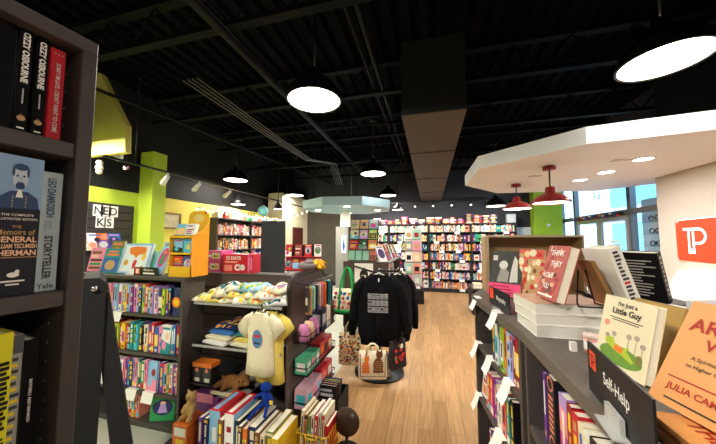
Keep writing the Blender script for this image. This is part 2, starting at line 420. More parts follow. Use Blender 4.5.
# exterior: walkway, pale building with blue glass, awning band
EXW = mat('exterior_white_render', 'c3d6e4', rough=.8, var=.04, scale=2)
EXB = mat('exterior_blue_glass', '5f9fd0', rough=.25, var=.25, scale=1.5)
struct(bx('exterior_pavement', (XR+.1, -2, -.1), (16, 24, -.01), mat('pale_paving', 'c9c9c6', rough=.8, var=.1, scale=3)))
b = MB(); b.box((11, -1, 0), (12, 24, 6), EXW)
b.box((10.93, -1, 2.75), (11, 24, 3.35), mat('exterior_blue_fascia', '7fa7c6', rough=.6, var=.1))
struct(b.build('exterior_building'))
for k in range(7):
    y0 = 6.2+k*2.1
    g = bx('exterior_window', (10.9, y0, .5), (10.99, y0+1.7, 2.6), EXB); struct(g)
    g = bx('exterior_window', (10.9, y0, 3.6), (10.99, y0+1.7, 5.2), EXB); struct(g)
# white eyeglasses display panel just outside the shop front
disp = bx('eyewear_display', (4.35, 5.3, 0), (4.45, 7.15, 2.45), mat('white_display_panel', 'eef3f7', rough=.5, var=.02))
tag(disp, 'white display panel with rows of eyeglasses beyond the glass shop front', 'display panel')
for k in range(5):
    MB().box((4.27, 5.35, .98+.25*k-.012), (4.35, 7.1, .98+.25*k), EXW).build('ledge', disp)
for k in range(5):
    for j in range(4):
        y = 5.55+.4*j; z = .98+.25*k+.055; b = MB()
        for s_ in (-1, 1):
            b.tube([(4.30, y+s_*.075+.06*math.cos(a), z+.05*math.sin(a)) for a in [2*math.pi*i/14 for i in range(14)]], .009, METBLK, 6, True)
        b.tube([(4.30, y-.02, z+.015), (4.295, y, z+.025), (4.30, y+.02, z+.015)], .008, METBLK, 6)
        for s_ in (-1, 1): b.tube([(4.30, y+s_*.135, z+.02), (4.343, y+s_*.135, z+.02)], .006, METBLK, 6)
        o = b.build('eyeglasses')
        tag(o, f'black eyeglasses, {nth(4-j)} from the doors, {nth(k+1)} ledge up on the white panel', 'eyeglasses', 'eyeglasses on the white panel')
# garland over the doors
g = MB(); pts = [(XR-.06, 6.5+1.9*k/24, 2.12+.02*math.sin(k*1.7)) for k in range(25)]
go = MB().tube(pts, .03, mat('dark_garland', '39443f', rough=.9, var=.4, bump=.5), 7).build('garland')
tag(go, 'dark garland with coloured baubles along the top of the glass doors', 'garland')
for k in range(15):
    MB().ball((XR-.095, 6.55+.125*k, 2.12+.03*((k*7) % 3-1)), .03, col(['red', 'blue', 'white', 'purple', 'silver', 'orange'][k % 6]), 8).build('bauble', go)
WH = col('white')
# ================================================================ PENDANTS AND LIGHT
SHB = mat('black_enamel', '121214', rough=.35, var=.05); SHW = mat('white_enamel_inside', 'f6f2e6', rough=.5, var=.02)
SHR = mat('red_enamel', '8e1f26', rough=.3, var=.06)
LED = bpy.data.materials.new('lamp_diffuser'); LED.use_nodes = True
_b = LED.node_tree.nodes['Principled BSDF']; _b.inputs['Emission Color'].default_value = (1, .9, .74, 1); _b.inputs['Emission Strength'].default_value = 9; _b.inputs['Base Color'].default_value = (1, .95, .85, 1)
LWARM = (1, .94, .85)
def light(name, loc, size, power, parent=None, color=LWARM, spread=180):
    ld = bpy.data.lights.new(name, 'AREA'); ld.shape = 'DISK'; ld.size = size; ld.energy = power; ld.color = color; ld.spread = R(spread)
    o = bpy.data.objects.new(name, ld); COL.objects.link(o); o.location = loc
    if parent: o.parent = parent
    return o
def pendant(loc, dia, label, shade=SHB, ztop=ZC, power=26, group='black dome pendants over the sales floor', name='pendant_lamp', prof=None):
    e = empty(name, loc); r = dia/2
    pr = prof or [(r, 0), (r*1.0, .02), (r*.93, .09), (r*.72, .17), (r*.42, .225), (r*.24, .245), (r*.2, .33), (r*.1, .345)]
    _k = dia/.55 if not prof else 1; pr = [(a, z*_k) for a, z in pr]
    inner = [(a*.95, z-.008 if z > .03 else z) for a, z in pr[:-2]]
    MB().lathe(pr, shade, n=28, cap=False).build('lamp_shade', e)
    MB().lathe([(r*1.0, -.004), (r*1.0, .004), (r*.94, .004), (r*.94, -.004), (r*1.0, -.004)], shade, n=28, cap=False).build('rim', e)
    MB().lathe(inner, SHW, n=28, cap=False).build('reflector', e)
    MB().lathe([(r*.93, .006), (r*.93, .012)], LED, n=28).build('diffuser', e)
    h = ztop-loc[2]
    MB().tube([(0, 0, pr[-1][1]), (0, 0, h)], .009, shade if shade is not SHR else METBLK, 6).build('cord', e)
    MB().lathe([(.07, h-.05), (.07, h-.01)], shade, n=16).build('ceiling_cap', e)
    if power: light('pendant_light', (0, 0, -.012), dia*.85, power, e)
    tag(e, label, 'pendant lamp', group); return e
pendant((-1.11, 2.49, 3.0), .55, 'black dome pendant, the big one above the clothing fixture', power=30)
pendant((1.80, 2.62, 3.0), .58, 'black dome pendant cut by the frame edge above the white canopy', power=8)
pendant((-1.15, 5.66, 3.0), .55, 'black dome pendant second in the aisle row, beside the boxy duct')
pendant((-1.25, 8.45, 2.98), .52, 'black dome pendant last in the aisle row, near the back bookcases', power=17)
pendant((-4.40, 5.45, 3.0), .55, 'black dome pendant hung over the yellow wall beside the lime pillar')
pendant((-4.05, 7.7, 2.98), .55, 'black dome pendant in front of the beige block of wall')
pendant((1.69, 7.9, 2.49), .5, 'black dome pendant by back bookcases behind the red pendants', power=15)
pendant((-.96, 8.5, 2.53), .36, 'small low pendant close to the back bookcases beside the duct end', power=8)
pendant((-4.66, 5.88, 2.49), .36, 'small low pendant just above the tall bookcase on the yellow wall', power=30)
cone = [(.11, 0), (.10, .02), (.05, .12), (.03, .16), (.025, .22), (.01, .23)]
pendant(tuple(atY(278, 209, 6.2)), .24, 'small black cone pendant near the beige wall block', power=8, prof=[(.13, 0), (.12, .02), (.06, .12), (.035, .16), (.03, .22), (.01, .23)], group=None)
# unseen lamps added as fill along the rows, mostly behind the viewpoint
for i, (x, y) in enumerate(((-1.11, -.7), (1.8, -.7), (-4.4, 2.2), (-4.4, -1.0))):
    pendant((x, y, 3.0), .55, ['black dome pendant of the aisle row behind the viewpoint', 'black dome pendant behind the viewpoint near the counter', 'black dome pendant over the children corner by the lime wall', 'black dome pendant behind the tall bookcase near lime wall'][i], power=(72, 30, 46, 40)[i])
# ---- boxy duct
DUCT = mat('brown_grey_duct', '50453f', rough=.65, var=.1, scale=3); DUCTD = mat('black_duct_face', '1b1a1e', rough=.7, var=.15)
b = MB(); b.box((-.27, 2.82, 2.9), (.37, YB-.002, 3.69), DUCTD); du = b.build('air_duct'); tag(du, 'boxy black air duct with brown underside running to back wall', 'air duct')
MB().box((-.27, 2.82, 2.89), (.37, YB-.002, 2.9), DUCT).build('underside', du)
for y in (4.1, 5.9, 7.6): bx('seam', (-.275, y, 2.883), (.375, y+.02, 2.89), BLKMAT, du)
# ---- pipes and conduits overhead
def pipe(name, pts, r, label, mt=JM, group='pipes and conduits under the ceiling'):
    o = MB().tube(pts, r, mt, 8).build(name); tag(o, label, 'pipe', group); return o
PM = mat('dark_pipe', '121113', rough=.6, var=.15, spec=.25)
pipe('ceiling_pipe', [(-1.88, -1.5, 3.6), (-1.92, 9.2, 3.6)], .045, 'thick black sprinkler pipe running the length of the shop', PM)
pipe('ceiling_pipe', [(-.62, -1.5, 3.75), (-.62, 9.2, 3.75)], .028, 'thin black conduit between the aisle pendants and the duct', PM)
pipe('ceiling_pipe', [(-.74, -1.5, 3.78), (-.74, 9.2, 3.78)], .018, 'thinnest conduit running alongside the aisle conduit', PM)
pipe('ceiling_pipe', [(-4.8, 6.2, 3.45), (-.3, 6.2, 3.45)], .03, 'black cross pipe beyond the second aisle pendant', PM)
pipe('ceiling_pipe', [(-4.8, 4.6, 3.62), (-.3, 4.6, 3.62)], .022, 'black cross pipe before the second aisle pendant', PM)
pipe('ceiling_pipe', [(-4.2, 1.2, 3.5), (-3.2, 8.8, 3.5)], .024, 'oblique conduit above the lime wall corner', PM)
CAB = mat('grey_cable', '6f6b68', rough=.6, var=.1)
for i in range(4):
    pipe('ceiling_cable', [(-2.9+.07*i, 2.6, 3.55), (-2.75+.06*i, 4.4, 3.42), (-2.55+.05*i, 5.3, 3.3), (-2.3+.05*i, 6.1, 3.42), (-2.3+.05*i, 6.6, 3.0)], .008, f'sagging grey cable, {nth(i+1)} of the bundle counted from the lime wall', CAB, 'sagging cable bundle')
DIM = bpy.data.materials.new('spot_lens'); DIM.use_nodes = True; _b = DIM.node_tree.nodes['Principled BSDF']; _b.inputs['Emission Color'].default_value = (1, .9, .74, 1); _b.inputs['Emission Strength'].default_value = 1.2
# track with spot heads on the back wall top
tk = bx('track_rail', (-2.4, 8.86, 2.78), (2.6, 8.9, 2.81), METBLK); tag(tk, 'long black track rail high over the back wall bookcases', 'track light')
for k in range(9):
    x = -2.1+k*.55; h = MB(); h.tube([(x, 8.88, 2.78), (x, 8.88, 2.72)], .012, METBLK, 6).tube([(x, 8.9, 2.74), (x, 8.82, 2.66)], [.03, .04], METBLK, 10); h.build('spot_head', tk)
    MB().tube([(x, 8.819, 2.659), (x, 8.816, 2.656)], [.034, .034], DIM, 10).build('lens', tk)
MB().tube([(-2.35, 8.88, 2.81), (-2.35, 8.88, ZC)], .008, METBLK, 6).build('hanger_rod', tk); MB().tube([(2.55, 8.88, 2.81), (2.55, 8.88, ZC)], .008, METBLK, 6).build('hanger_rod', tk)
t2 = bx('track_rail', (-3.62, 2.25, 2.55), (-3.585, 8.0, 2.575), METBLK); tag(t2, 'long dark track rail with white spot heads before the lime wall', 'track light')
for y in (2.6, 4.5, 6.4, 7.8): MB().tube([(-3.6, y, 2.575), (-3.6, y, ZC-.5)], .006, METBLK, 5).build('hanger_rod', t2)
for y in (3.05, 3.6, 4.3):
    MB().tube([(-3.6, y, 2.55), (-3.6, y, 2.50)], .012, WH, 6).tube([(-3.56, y-.03, 2.50), (-3.78, y+.08, 2.43)], [.026, .04], WH, 12).build('spot_head', t2)
for k in range(4):   # the spots' light on the shelves
    light('track_light', (-1.9+1.25*k, 8.3, 2.62), .3, 7, None).rotation_euler = (R(38), 0, 0)
# ---- white octagonal canopy with recessed lights
CANW = mat('canopy_white_paint', 'eceff6', rough=.55, var=.02, scale=4)  # white cooled so its colour carries the bluish window daylight
ZK = 2.5
cp = [atZ(465, 185.6, ZK), atZ(478.5, 169, ZK), atZ(586.5, 144, ZK)]
poly = [(p.x, p.y) for p in cp]+[(3.18, 2.72), (3.18, 4.95), (3.66, 4.95), (3.66, 5.3), (2.95, 5.95), (1.25, 5.75)]
print('CANOPY', poly)
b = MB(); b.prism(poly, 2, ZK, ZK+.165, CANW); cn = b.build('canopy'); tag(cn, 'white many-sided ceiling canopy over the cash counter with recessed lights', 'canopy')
for i, (px, py) in enumerate(((643, 159), (606, 172), (580, 180))):
    p = atZ(px, py, ZK)
    d = MB().lathe([(.085, -.004), (.085, .0)], LED, T(p.x, p.y, ZK)).build('recessed_light', cn)
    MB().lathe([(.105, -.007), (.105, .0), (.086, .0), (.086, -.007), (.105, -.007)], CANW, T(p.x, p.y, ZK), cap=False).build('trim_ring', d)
    light('recessed_light_source', (p.x, p.y, ZK-.02), .15, 10)
for i, (px, py) in enumerate(((535, 176), (620, 160))):
    p = atZ(px, py, ZK); bx('vent', (p.x-.08, p.y-.04, ZK-.006), (p.x+.08, p.y+.04, ZK), mat('vent_grey', 'c9c3bb'), cn)
for i, (px, py, pt) in enumerate(((516, 209, 184), (549, 203, 166))):
    pc = atZ(px, pt, ZK); z = atY(px, py, pc.y).z
    rr = .2 if i == 0 else .2
    pendant((pc.x, pc.y, z), .42 if i == 0 else .40, ['red enamel pendant under the canopy tip, the farther of the two', 'red enamel pendant under the canopy, the nearer and larger looking'][i], shade=SHR, ztop=ZK, power=14, group=None,
        prof=[(.205, 0), (.207, .012), (.195, .035), (.15, .08), (.085, .11), (.055, .12), (.05, .19), (.02, .20)])
# ---- pale blue octagonal ring canopy in the middle of the shop
RINGM = mat('pale_blue_paint', 'b4d6e2', rough=.5, var=.02, scale=4)
rc = Vector((-1.92, 6.35)); rr = 1.08
poly = [(rc.x+rr*math.cos(R(22.5+45*k+10)), rc.y+rr*math.sin(R(22.5+45*k+10))) for k in range(8)]
b = MB(); b.prism(poly, 2, 2.32, 2.5, RINGM); ro = b.build('ring_canopy'); tag(ro, 'pale blue octagonal canopy hanging in the middle of the shop', 'canopy')
for k in range(4):
    a = R(45+90*k-30); x, y = rc.x+.72*math.cos(a), rc.y+.72*math.sin(a)
    MB().lathe([(.07, -.004), (.07, 0)], LED, T(x, y, 2.32)).build('recessed_light', ro); light('ring_light', (x, y, 2.30), .14, 16)
for k in range(4):
    a = R(90*k+22); MB().tube([(rc.x+.8*math.cos(a), rc.y+.8*math.sin(a), 2.5), (rc.x+.8*math.cos(a), rc.y+.8*math.sin(a), ZC)], .007, METBLK, 5).build('hanger_rod', ro)
# ---- world and daylight
w = bpy.data.worlds.new('daylight'); SC.world = w; w.use_nodes = True; nt = w.node_tree
bg = nt.nodes['Background']; sky = nt.nodes.new('ShaderNodeTexSky'); sky.sky_type = 'HOSEK_WILKIE'; sky.turbidity = 3
sky.sun_direction = Vector((-.5, -.2, .75)).normalized()
nt.links.new(sky.outputs[0], bg.inputs[0]); bg.inputs[1].default_value = 13
sd = bpy.data.lights.new('sun', 'SUN'); sd.energy = 8; sd.angle = R(2); so = bpy.data.objects.new('sun', sd); COL.objects.link(so); so.location = (0, 0, 8)
so.rotation_euler = Vector((.5, .2, -.75)).to_track_quat('-Z', 'Y').to_euler()
SC.view_settings.view_transform = 'Standard'; SC.view_settings.look = 'None'; SC.view_settings.exposure = 0.52; SC.view_settings.gamma = 1
SC.cycles.use_denoising = True; SC.cycles.max_bounces = 6; SC.cycles.transparent_max_bounces = 8
SC.cycles.sample_clamp_indirect = 6
# ================================================================ BOOKCASES
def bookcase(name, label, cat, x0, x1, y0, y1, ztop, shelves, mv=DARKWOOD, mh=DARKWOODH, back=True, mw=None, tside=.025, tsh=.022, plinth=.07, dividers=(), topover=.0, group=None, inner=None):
    """front at y0 (looking to -y); parts are children"""
    e = empty(name, mw=mw); inner = inner or mv
    def P(n, lo, hi, mt): return bx(n, lo, hi, mt, e, .002)
    P('side_panel', (x0, y0, 0), (x0+tside, y1, ztop-.03), mv); P('side_panel', (x1-tside, y0, 0), (x1, y1, ztop-.03), mv)
    P('top_board', (x0-topover, y0-topover, ztop-.03), (x1+topover, y1, ztop), mh)
    for d in dividers: P('divider', (d-.012, y0+.005, plinth), (d+.012, y1-.012, ztop-.03), mv)
    ed = [x0+tside]+[v for d in dividers for v in (d-.012, d+.012)]+[x1-tside]
    for z in shelves:
        for k in range(0, len(ed), 2): P('shelf', (ed[k], y0+.004, z-tsh), (ed[k+1], y1-.012, z), mh)
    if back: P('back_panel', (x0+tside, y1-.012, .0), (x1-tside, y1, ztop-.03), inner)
    if plinth and shelves: P('plinth', (x0+tside, y0+.012, 0), (x1-tside, y0+.03, min(shelves)-tsh), mv)
    tag(e, label, cat, group); return e
# ---------------------------------------------------------------- near tall bookcase (left)
E0 = Vector((-.74, .44, 0)); M_L = T(*E0) @ RZ(R(82.5))
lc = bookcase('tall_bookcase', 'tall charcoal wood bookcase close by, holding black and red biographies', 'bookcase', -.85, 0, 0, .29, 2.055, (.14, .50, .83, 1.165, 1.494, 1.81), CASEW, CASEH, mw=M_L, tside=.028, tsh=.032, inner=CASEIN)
PINS = mat('shelf_pin_hole', 'd9d0c4', rough=.6)
b = MB()
for yy in (.06,):
    for k in range(44): b.disc((-.0285, yy, .3+.04*k), Y3*-1, Z3, 0, 0, .003, .003, PINS, .0006, 8)
b.build('shelf_pin_holes', lc)
MiL = M_L.inverted()
def lx(px, py, y=.03):
    r = MiL.to_3x3() @ ray(px, py); c = MiL @ CAM; t = (y-c.y)/r.y; return (c+r*t)
BKJ = mat('gloss_black_jacket', '141416', rough=.22, var=.1)
def near_book(x0, x1, z, h, d, cover, label, setback=.03, spine=None, fn=None):
    t = x1-x0; e = empty('book', mw=M_L @ T(x0, setback, z))
    b = MB(); c = .003; b.box((0, 0, 0), (t, .006, h), spine or cover, bev=.0015); b.box((0, .006, 0), (c, d, h), cover); b.box((t-c, .006, 0), (t, d, h), cover)
    b.build('jacket', e); bx('page_block', (c, .007, .004), (t-c, d-.005, h-.004), PAGES, e)
    if fn:
        q = MB(); fn(q, t, h); q.build('spine_print', e)
    tag(e, label, 'book'); return e
WH = col('white')
def sp(q, h): return dict(o=(0, -.0004, h), r=-Z3, u=X3)
def ozzy(q, t, h):
    o = (0, -.0004, h); q.text('OZZY OSBOURNE', o, -Z3, X3, h*.31, t*.5, t*.52, WH, wmax=h*.5, bold=.05)
    q.rect(o, -Z3, X3, h*.59, t*.45, h*.73, t*.55, col('silver'))
    q.disc(o, -Z3, X3, h*.86, t*.5, t*.28, t*.3, col('tan')); q.disc(o, -Z3, X3, h*.85, t*.5, t*.36, t*.14, col('brown'), .0004)
    q.rect(o, X3, Z3, t*.25, -h*.955, t*.75, -h*.94, WH)
def red_spine(q, t, h):
    o = (0, -.0004, h); q.text("SORRY I'M LATE, I DIDN'T WANT TO COME", o, -Z3, X3, h*.53, t*.5, t*.36, WH, wmax=h*.74, bold=.02)
    for k in range(3): q.disc(o, -Z3, X3, h*.06, t*(.28+.22*k), t*.05, t*.05, WH)
def px_x(px, py): return lx(px, py).x
zt, zm, zl = 1.81, 1.494, 1.165
near_book(px_x(-12, 70), px_x(15, 75), zt, .225, .16, BKJ, 'plain black hardcover at the outer end beside the two white-lettered rock memoirs')
near_book(px_x(16.5, 75), px_x(31.5, 75), zt, .226, .16, BKJ, 'black rock memoir with white spine lettering, second from the bright red spine', fn=ozzy)
near_book(px_x(34, 80), px_x(47.5, 80), zt, .222, .16, BKJ, 'black rock memoir with white spine lettering, directly beside the bright red spine', fn=ozzy)
near_book(px_x(48.5, 90), px_x(64, 90), zt, .205, .14, mat('red_cloth', 'cf2432', rough=.4, var=.04), 'bright red book with small white spine lettering on the top shelf', fn=red_spine)
NAVYJ = mat('dark_navy_jacket', '161a2a', rough=.35, var=.15)
def general(q, t, h):
    o = (0, -.0004, 0); r = X3; u = Z3
    BL = mat('blue_tint_photo', '8fb0d4', var=.1); BD = mat('blue_tint_dark', '30486e', var=.1)
    q.rect(o, r, u, 0, h*.62, t, h, BL)
    q.poly(o, r, u, [(t*.05, h*.62), (t*.95, h*.62), (t*.9, h*.70), (t*.68, h*.745), (t*.32, h*.745), (t*.1, h*.70)], BD, .0008)
    q.poly(o, r, u, [(t*.42, h*.70), (t*.58, h*.70), (t*.53, h*.76), (t*.47, h*.76)], WH, .0012)
    q.disc(o, r, u, t*.5, h*.845, t*.17, h*.085, mat('photo_face', 'c9d4e2', var=.05), .0014)
    q.disc(o, r, u, t*.5, h*.92, t*.16, h*.025, BD, .0018); q.disc(o, r, u, t*.345, h*.885, t*.03, h*.035, BD, .0018); q.disc(o, r, u, t*.655, h*.885, t*.03, h*.035, BD, .0018); q.disc(o, r, u, t*.5, h*.785, t*.10, h*.028, BD, .0018); q.rect(o, r, u, t*.44, h*.808, t*.56, h*.815, mat('photo_lip', '8f9db2'), .0019)
    for s_ in (-1, 1): q.disc(o, r, u, t*(.5+.07*s_), h*.855, t*.03, h*.008, BD, .002)
    q.rect(o, r, u, t*.485, h*.815, t*.515, h*.85, mat('photo_nose', 'aebdd0'), .002)
    for k in range(5): q.disc(o, r, u, t*.36, h*(.635+.018*k), t*.012, h*.004, col('yellow'), .002); q.disc(o, r, u, t*.64, h*(.635+.018*k), t*.012, h*.004, col('yellow'), .002)
    q.text('THE COMPLETE', o, r, u, t*.5, h*.575, h*.016, WH, wmax=t*.7); q.text('ILLUSTRATED EDITION', o, r, u, t*.5, h*.545, h*.016, WH, wmax=t*.86)
    q.text('THE', o, r, u, t*.5, h*.49, h*.018, col('tan')); q.text('Memoirs of', o, r, u, t*.5, h*.452, h*.04, col('tan'), wmax=t*.8)
    q.text('GENERAL', o, r, u, t*.5, h*.40, h*.042, col('peach'), wmax=t*.9, bold=.03); q.text('WILLIAM TECUMSEH', o, r, u, t*.5, h*.353, h*.032, col('peach'), wmax=t*.93, bold=.03); q.text('SHERMAN', o, r, u, t*.5, h*.305, h*.042, col('peach'), wmax=t*.9, bold=.03)
    q.rect(o, r, u, 0, h*.27, t, h*.275, col('tan'))
    q.disc(o, r, u, t*.5, h*.15, t*.13, h*.018, WH); q.disc(o, r, u, t*.58, h*.17, t*.05, h*.016, WH, .0008); q.rect(o, r, u, t*.25, h*.10, t*.75, h*.112, WH); q.rect(o, r, u, t*.36, h*.078, t*.64, h*.088, WH)
near_book(px_x(-14, 235), px_x(35, 230), zm, .268, .2, NAVYJ, 'very thick navy book with a soldier photo and gold capitals on the spine', setback=.012, fn=general)
def story(q, t, h):
    o = (0, -.0004, h); q.text('LEO DAMROSCH', o, -Z3, X3, h*.22, t*.52, t*.36, mat('print_slate', '4a6a8c'), wmax=h*.33, bold=.03)
    q.text('STORYTELLER', o, -Z3, X3, h*.72, t*.52, t*.36, col('charcoal'), wmax=h*.36, bold=.03); q.rect(o, -Z3, X3, h*.42, t*.3, h*.5, t*.42, mat('print_mist', 'aab7bf')); q.rect(o, -Z3, X3, h*.42, t*.5, h*.48, t*.62, mat('print_mist', 'aab7bf'))
    q.text('Yale', o, X3, Z3, t*.5, -h*.955, t*.28, col('charcoal'))
near_book(px_x(35.8, 230), px_x(60, 230), zm, .25, .16, mat('pale_blue_jacket', 'c3d1d4', rough=.5, var=.05), 'pale blue-grey hardcover with dark vertical lettering beside the thick navy book', fn=story)
def yellowsp(q, t, h):
    o = (0, -.0004, h); Kx = col('black')
    rs = random.Random(3)
    for k in range(14): q.rect(o, -Z3, X3, h*(.2+.034*k), t*rs.uniform(.08, .2), h*(.225+.034*k), t*rs.uniform(.75, .95), Kx)
    for k in range(7): q.rect(o, -Z3, X3, h*(.72+.028*k), t*.15, h*(.735+.028*k), t*rs.uniform(.6, .9), Kx)
    q.disc(o, -Z3, X3, h*.95, t*.5, t*.3, t*.3, Kx)
near_book(px_x(-16, 380), px_x(6.5, 380), zl, .262, .2, mat('acid_yellow_jacket', 'e8e02a', rough=.45, var=.05), 'acid yellow book with black block lettering on the lowest visible shelf', setback=.012, fn=yellowsp)
def greysp(q, t, h):
    o = (0, -.0004, h); q.rect(o, -Z3, X3, h*.0, t*.0, h*.14, t, mat('print_graphite', '55575c'))
    rs = random.Random(4)
    for k in range(16): q.rect(o, -Z3, X3, h*(.17+.045*k), t*.15, h*(.195+.045*k), t*rs.uniform(.6, .9), col('yellow') if k % 2 else col('charcoal'))
near_book(px_x(7.2, 380), px_x(21, 380), zl, .25, .17, mat('silver_jacket', 'a3a49c', rough=.4, var=.15), 'grey patterned book squeezed between the acid yellow and the black book', fn=greysp)
def vh(q, t, h):
    o = (0, -.0004, h); q.text('BROTHERS }  ALEX VAN HALEN', o, -Z3, X3, h*.5, t*.5, t*.26, WH, wmax=h*.74, bold=.03); q.disc(o, -Z3, X3, h*.94, t*.5, t*.14, t*.14, col('grey'))
near_book(px_x(22, 380), px_x(38, 380), zl, .235, .15, BKJ, 'black book with thin white spine lettering next to the grey patterned book', fn=vh)
# ---------------------------------------------------------------- black folding A-board behind it
_p = CAM+ray(83, 290)*1.2
e = empty('folding_board', (_p.x, _p.y, 0), R(57)); tag(e, 'black folding A-frame board standing between the bookcase and the children corner', 'folding board')
def slab(top, bot, w, mt, name):
    b = MB(); t_ = .03
    b.loft([((bot[0], 0, bot[1]), (t_/2, 0, 0), (0, w/2, 0)), ((top[0], 0, top[1]), (t_/2, 0, 0), (0, w/2*.92, 0))], mt, 4, sq=.001)
    return b.build(name, e)
pl = [(-.02, 0), (.075, 0), (.075, 1.405), (.05, 1.43), (.0, 1.43), (-.02, 1.405)]
MB().prism(pl, 1, 0, .36, BLKMAT).build('front_panel', e)
MB().prism([(.30, 0), (.205, 0), (.03, 1.36), (.085, 1.36)], 1, .01, .35, mat('black_board_back', '1b1b1d', rough=.75, var=.15)).build('rear_panel', e)
MB().tube([(.035, -.012, 1.385), (.035, .372, 1.385)], .012, CHROME, 10).build('hinge_pin', e)
# ---------------------------------------------------------------- low children's bookcase
KZ = (.05, .30, .62, .95)
kids = bookcase('low_bookcase', 'low dark wood children\'s bookcase with three rows of colourful spines', 'bookcase', -3.35, -2.02, 1.9, 2.13, 1.28, KZ, tside=.03, tsh=.025, plinth=.05)
BRIGHT = ['teal', 'turquoise', 'white', 'cream', 'red', 'orange', 'yellow', 'blue', 'navy', 'purple', 'lilac', 'pink', 'magenta', 'green', 'skyblue', 'salmon', 'black', 'lime']
COOL = ['turquoise', 'teal', 'skyblue', 'white', 'navy', 'lilac', 'pink', 'yellow', 'purple', 'white', 'blue', 'lime', 'red', 'mint']
for z, nm, pal in ((.951, 'top row', COOL), (.621, 'middle row', BRIGHT), (.301, 'lower row', ['lilac', 'purple', 'skyblue', 'turquoise', 'white', 'navy', 'red', 'salmon', 'pink', 'cream', 'green'])):
    L0 = -2.98; LEN = .925 if z != .951 else .80
    fill_row((L0, 1.925, z), 0, LEN, (.215, .255), (.022, .042), .17, pal, lambda c, o, nm=nm: f'{c} spine, {o} from the fixture end, {nm} of low children\'s bookcase', f'books in the {nm} of the low children bookcase', rev=True,
             skip=[(.70, .80)] if z == .621 else ([(.56, .68)] if z == .301 else []))
o = face_book((-2.10, 1.945, .951), 0, .05, .03, .235, .09, 'navy', 'navy book facing out with an orange sun, top row end of children\'s bookcase', 2, art=False)
bpy.context.view_layer.update()
b = MB(); b.disc((-2.10, 1.91, 1.07), X3, Z3, 0, 0, .045, .045, col('orange')); b.disc((-2.10, 1.9095, 1.07), X3, Z3, 0, 0, .028, .028, col('yellow'))
q = b.build('cover_print'); q.parent = o; q.matrix_parent_inverse = o.matrix_world.inverted()
face_book((-2.225, 1.95, .621), 0, .05, .02, .24, .1, 'white', 'white book facing out with red shapes, middle row of the children\'s bookcase', 21)
face_book((-2.36, 1.95, .301), 0, .05, .02, .24, .11, 'skyblue', 'sky blue book facing out with coloured shapes, lower row of children\'s bookcase', 33)
face_book((-2.26, 1.97, .051), R(20), .1, .015, .21, .2, 'green', 'colourful picture book facing out on the bottom of the children\'s bookcase', 44)
fill_row((-2.86, 1.93, .051), 0, .4, (.2, .23), (.02, .035), .17, ['orange', 'salmon', 'navy', 'orange', 'red', 'yellow'], lambda c, o: f'{c} spine, {o} from the A-board end, bottom row of low children\'s bookcase', 'books in the bottom row of the low children bookcase')
for px, py, wd, nm, zz in ((117, 312, .12, 'under the top row', .95), (131, 393, .12, 'under the lower row, nearer the A-board', .30), (148, 395, .12, 'under the lower row, farther from the A-board', .30)):
    p = atY(px, py, 1.9); card('sign_card', wd, .085, T(p.x, 1.902, zz) , f'white sign card hanging on the children\'s bookcase {nm}', 'sign cards on the children bookcase')
p = atY(109, 347, 1.94); o = bx('sign_card', (p.x-.05, 1.91, .302), (p.x+.04, 1.916, .44), PAPER); tag(o, 'white card with dark edge standing in lower row of children\'s bookcase', 'sign card')
# books standing on top
Zt = 1.281
def ontop(px, py, yy): p = atY(px, py, yy); return (p.x, yy, Zt)
face_book(ontop(97, 262, 2.05), .15, .2, .03, .24, .16, 'pink', 'pink and white picture book at the A-board end of the children\'s bookcase top', 5)
face_book(ontop(110, 262, 1.97), .1, .25, .02, .24, .19, 'teal', 'teal picture book with yellow title leaning on the children\'s bookcase top', 6)
face_book(ontop(116, 262, 2.08), .0, .12, .02, .31, .17, 'olive', 'olive and brown book peeking out behind the teal picture book', 12)
# big atlas with a world map
p = ontop(133.5, 262, 2.0); t, h, d = .025, .29, .33
bk = book_mb(t, h, d, col('skyblue')); o = (t, 0, 0); r = Y3; u = Z3
bk.rect(o, r, u, d*.05, h*.05, d*.95, h*.93, mat('map_sea', 'eaf3f6'))
OR_ = col('orange')
bk.poly(o, r, u, [(d*.2, h*.85), (d*.45, h*.9), (d*.8, h*.86), (d*.82, h*.66), (d*.6, h*.62), (d*.52, h*.5), (d*.42, h*.6), (d*.25, h*.65)], OR_, .0012)
bk.poly(o, r, u, [(d*.5, h*.45), (d*.6, h*.42), (d*.58, h*.2), (d*.5, h*.12), (d*.46, h*.3)], col('red'), .0012)
bk.disc(o, r, u, d*.78, h*.55, d*.07, h*.12, col('yellow'), .0012); bk.disc(o, r, u, d*.22, h*.35, d*.08, h*.1, mat('map_ochre', 'e0a83c'), .0012); bk.disc(o, r, u, d*.8, h*.2, d*.05, h*.06, col('lime'), .0012)
o = bk.build('book', mw=face_mw(p, .05, .28, t, d)); tag(o, 'large pale blue framed atlas with an orange world map on the cover', 'book')
# slanted side-on picture book
face_book(ontop(159.5, 262, 1.985), R(-4), .40, .03, .315, .125, 'skyblue', 'white and blue picture book leaning beside the yellow counter display', 9)
for i, (x, y, z, w_, d_, c, lab) in enumerate(((-2.72, 1.93, Zt, .2, .14, 'white', 'flat white book lying under the teal picture book'), (-2.56, 1.935, Zt, .14, .12, 'skyblue', 'flat pale blue book lying in front of the atlas'))):
    b = MB().box((0, 0, 0), (w_, d_, .018), col(c)); b.box((.003, -.0004, .003), (w_-.003, d_, .015), PAGES); o = b.build('book', mw=T(x, y, z) @ RZ(.1*i)); tag(o, lab, 'book')
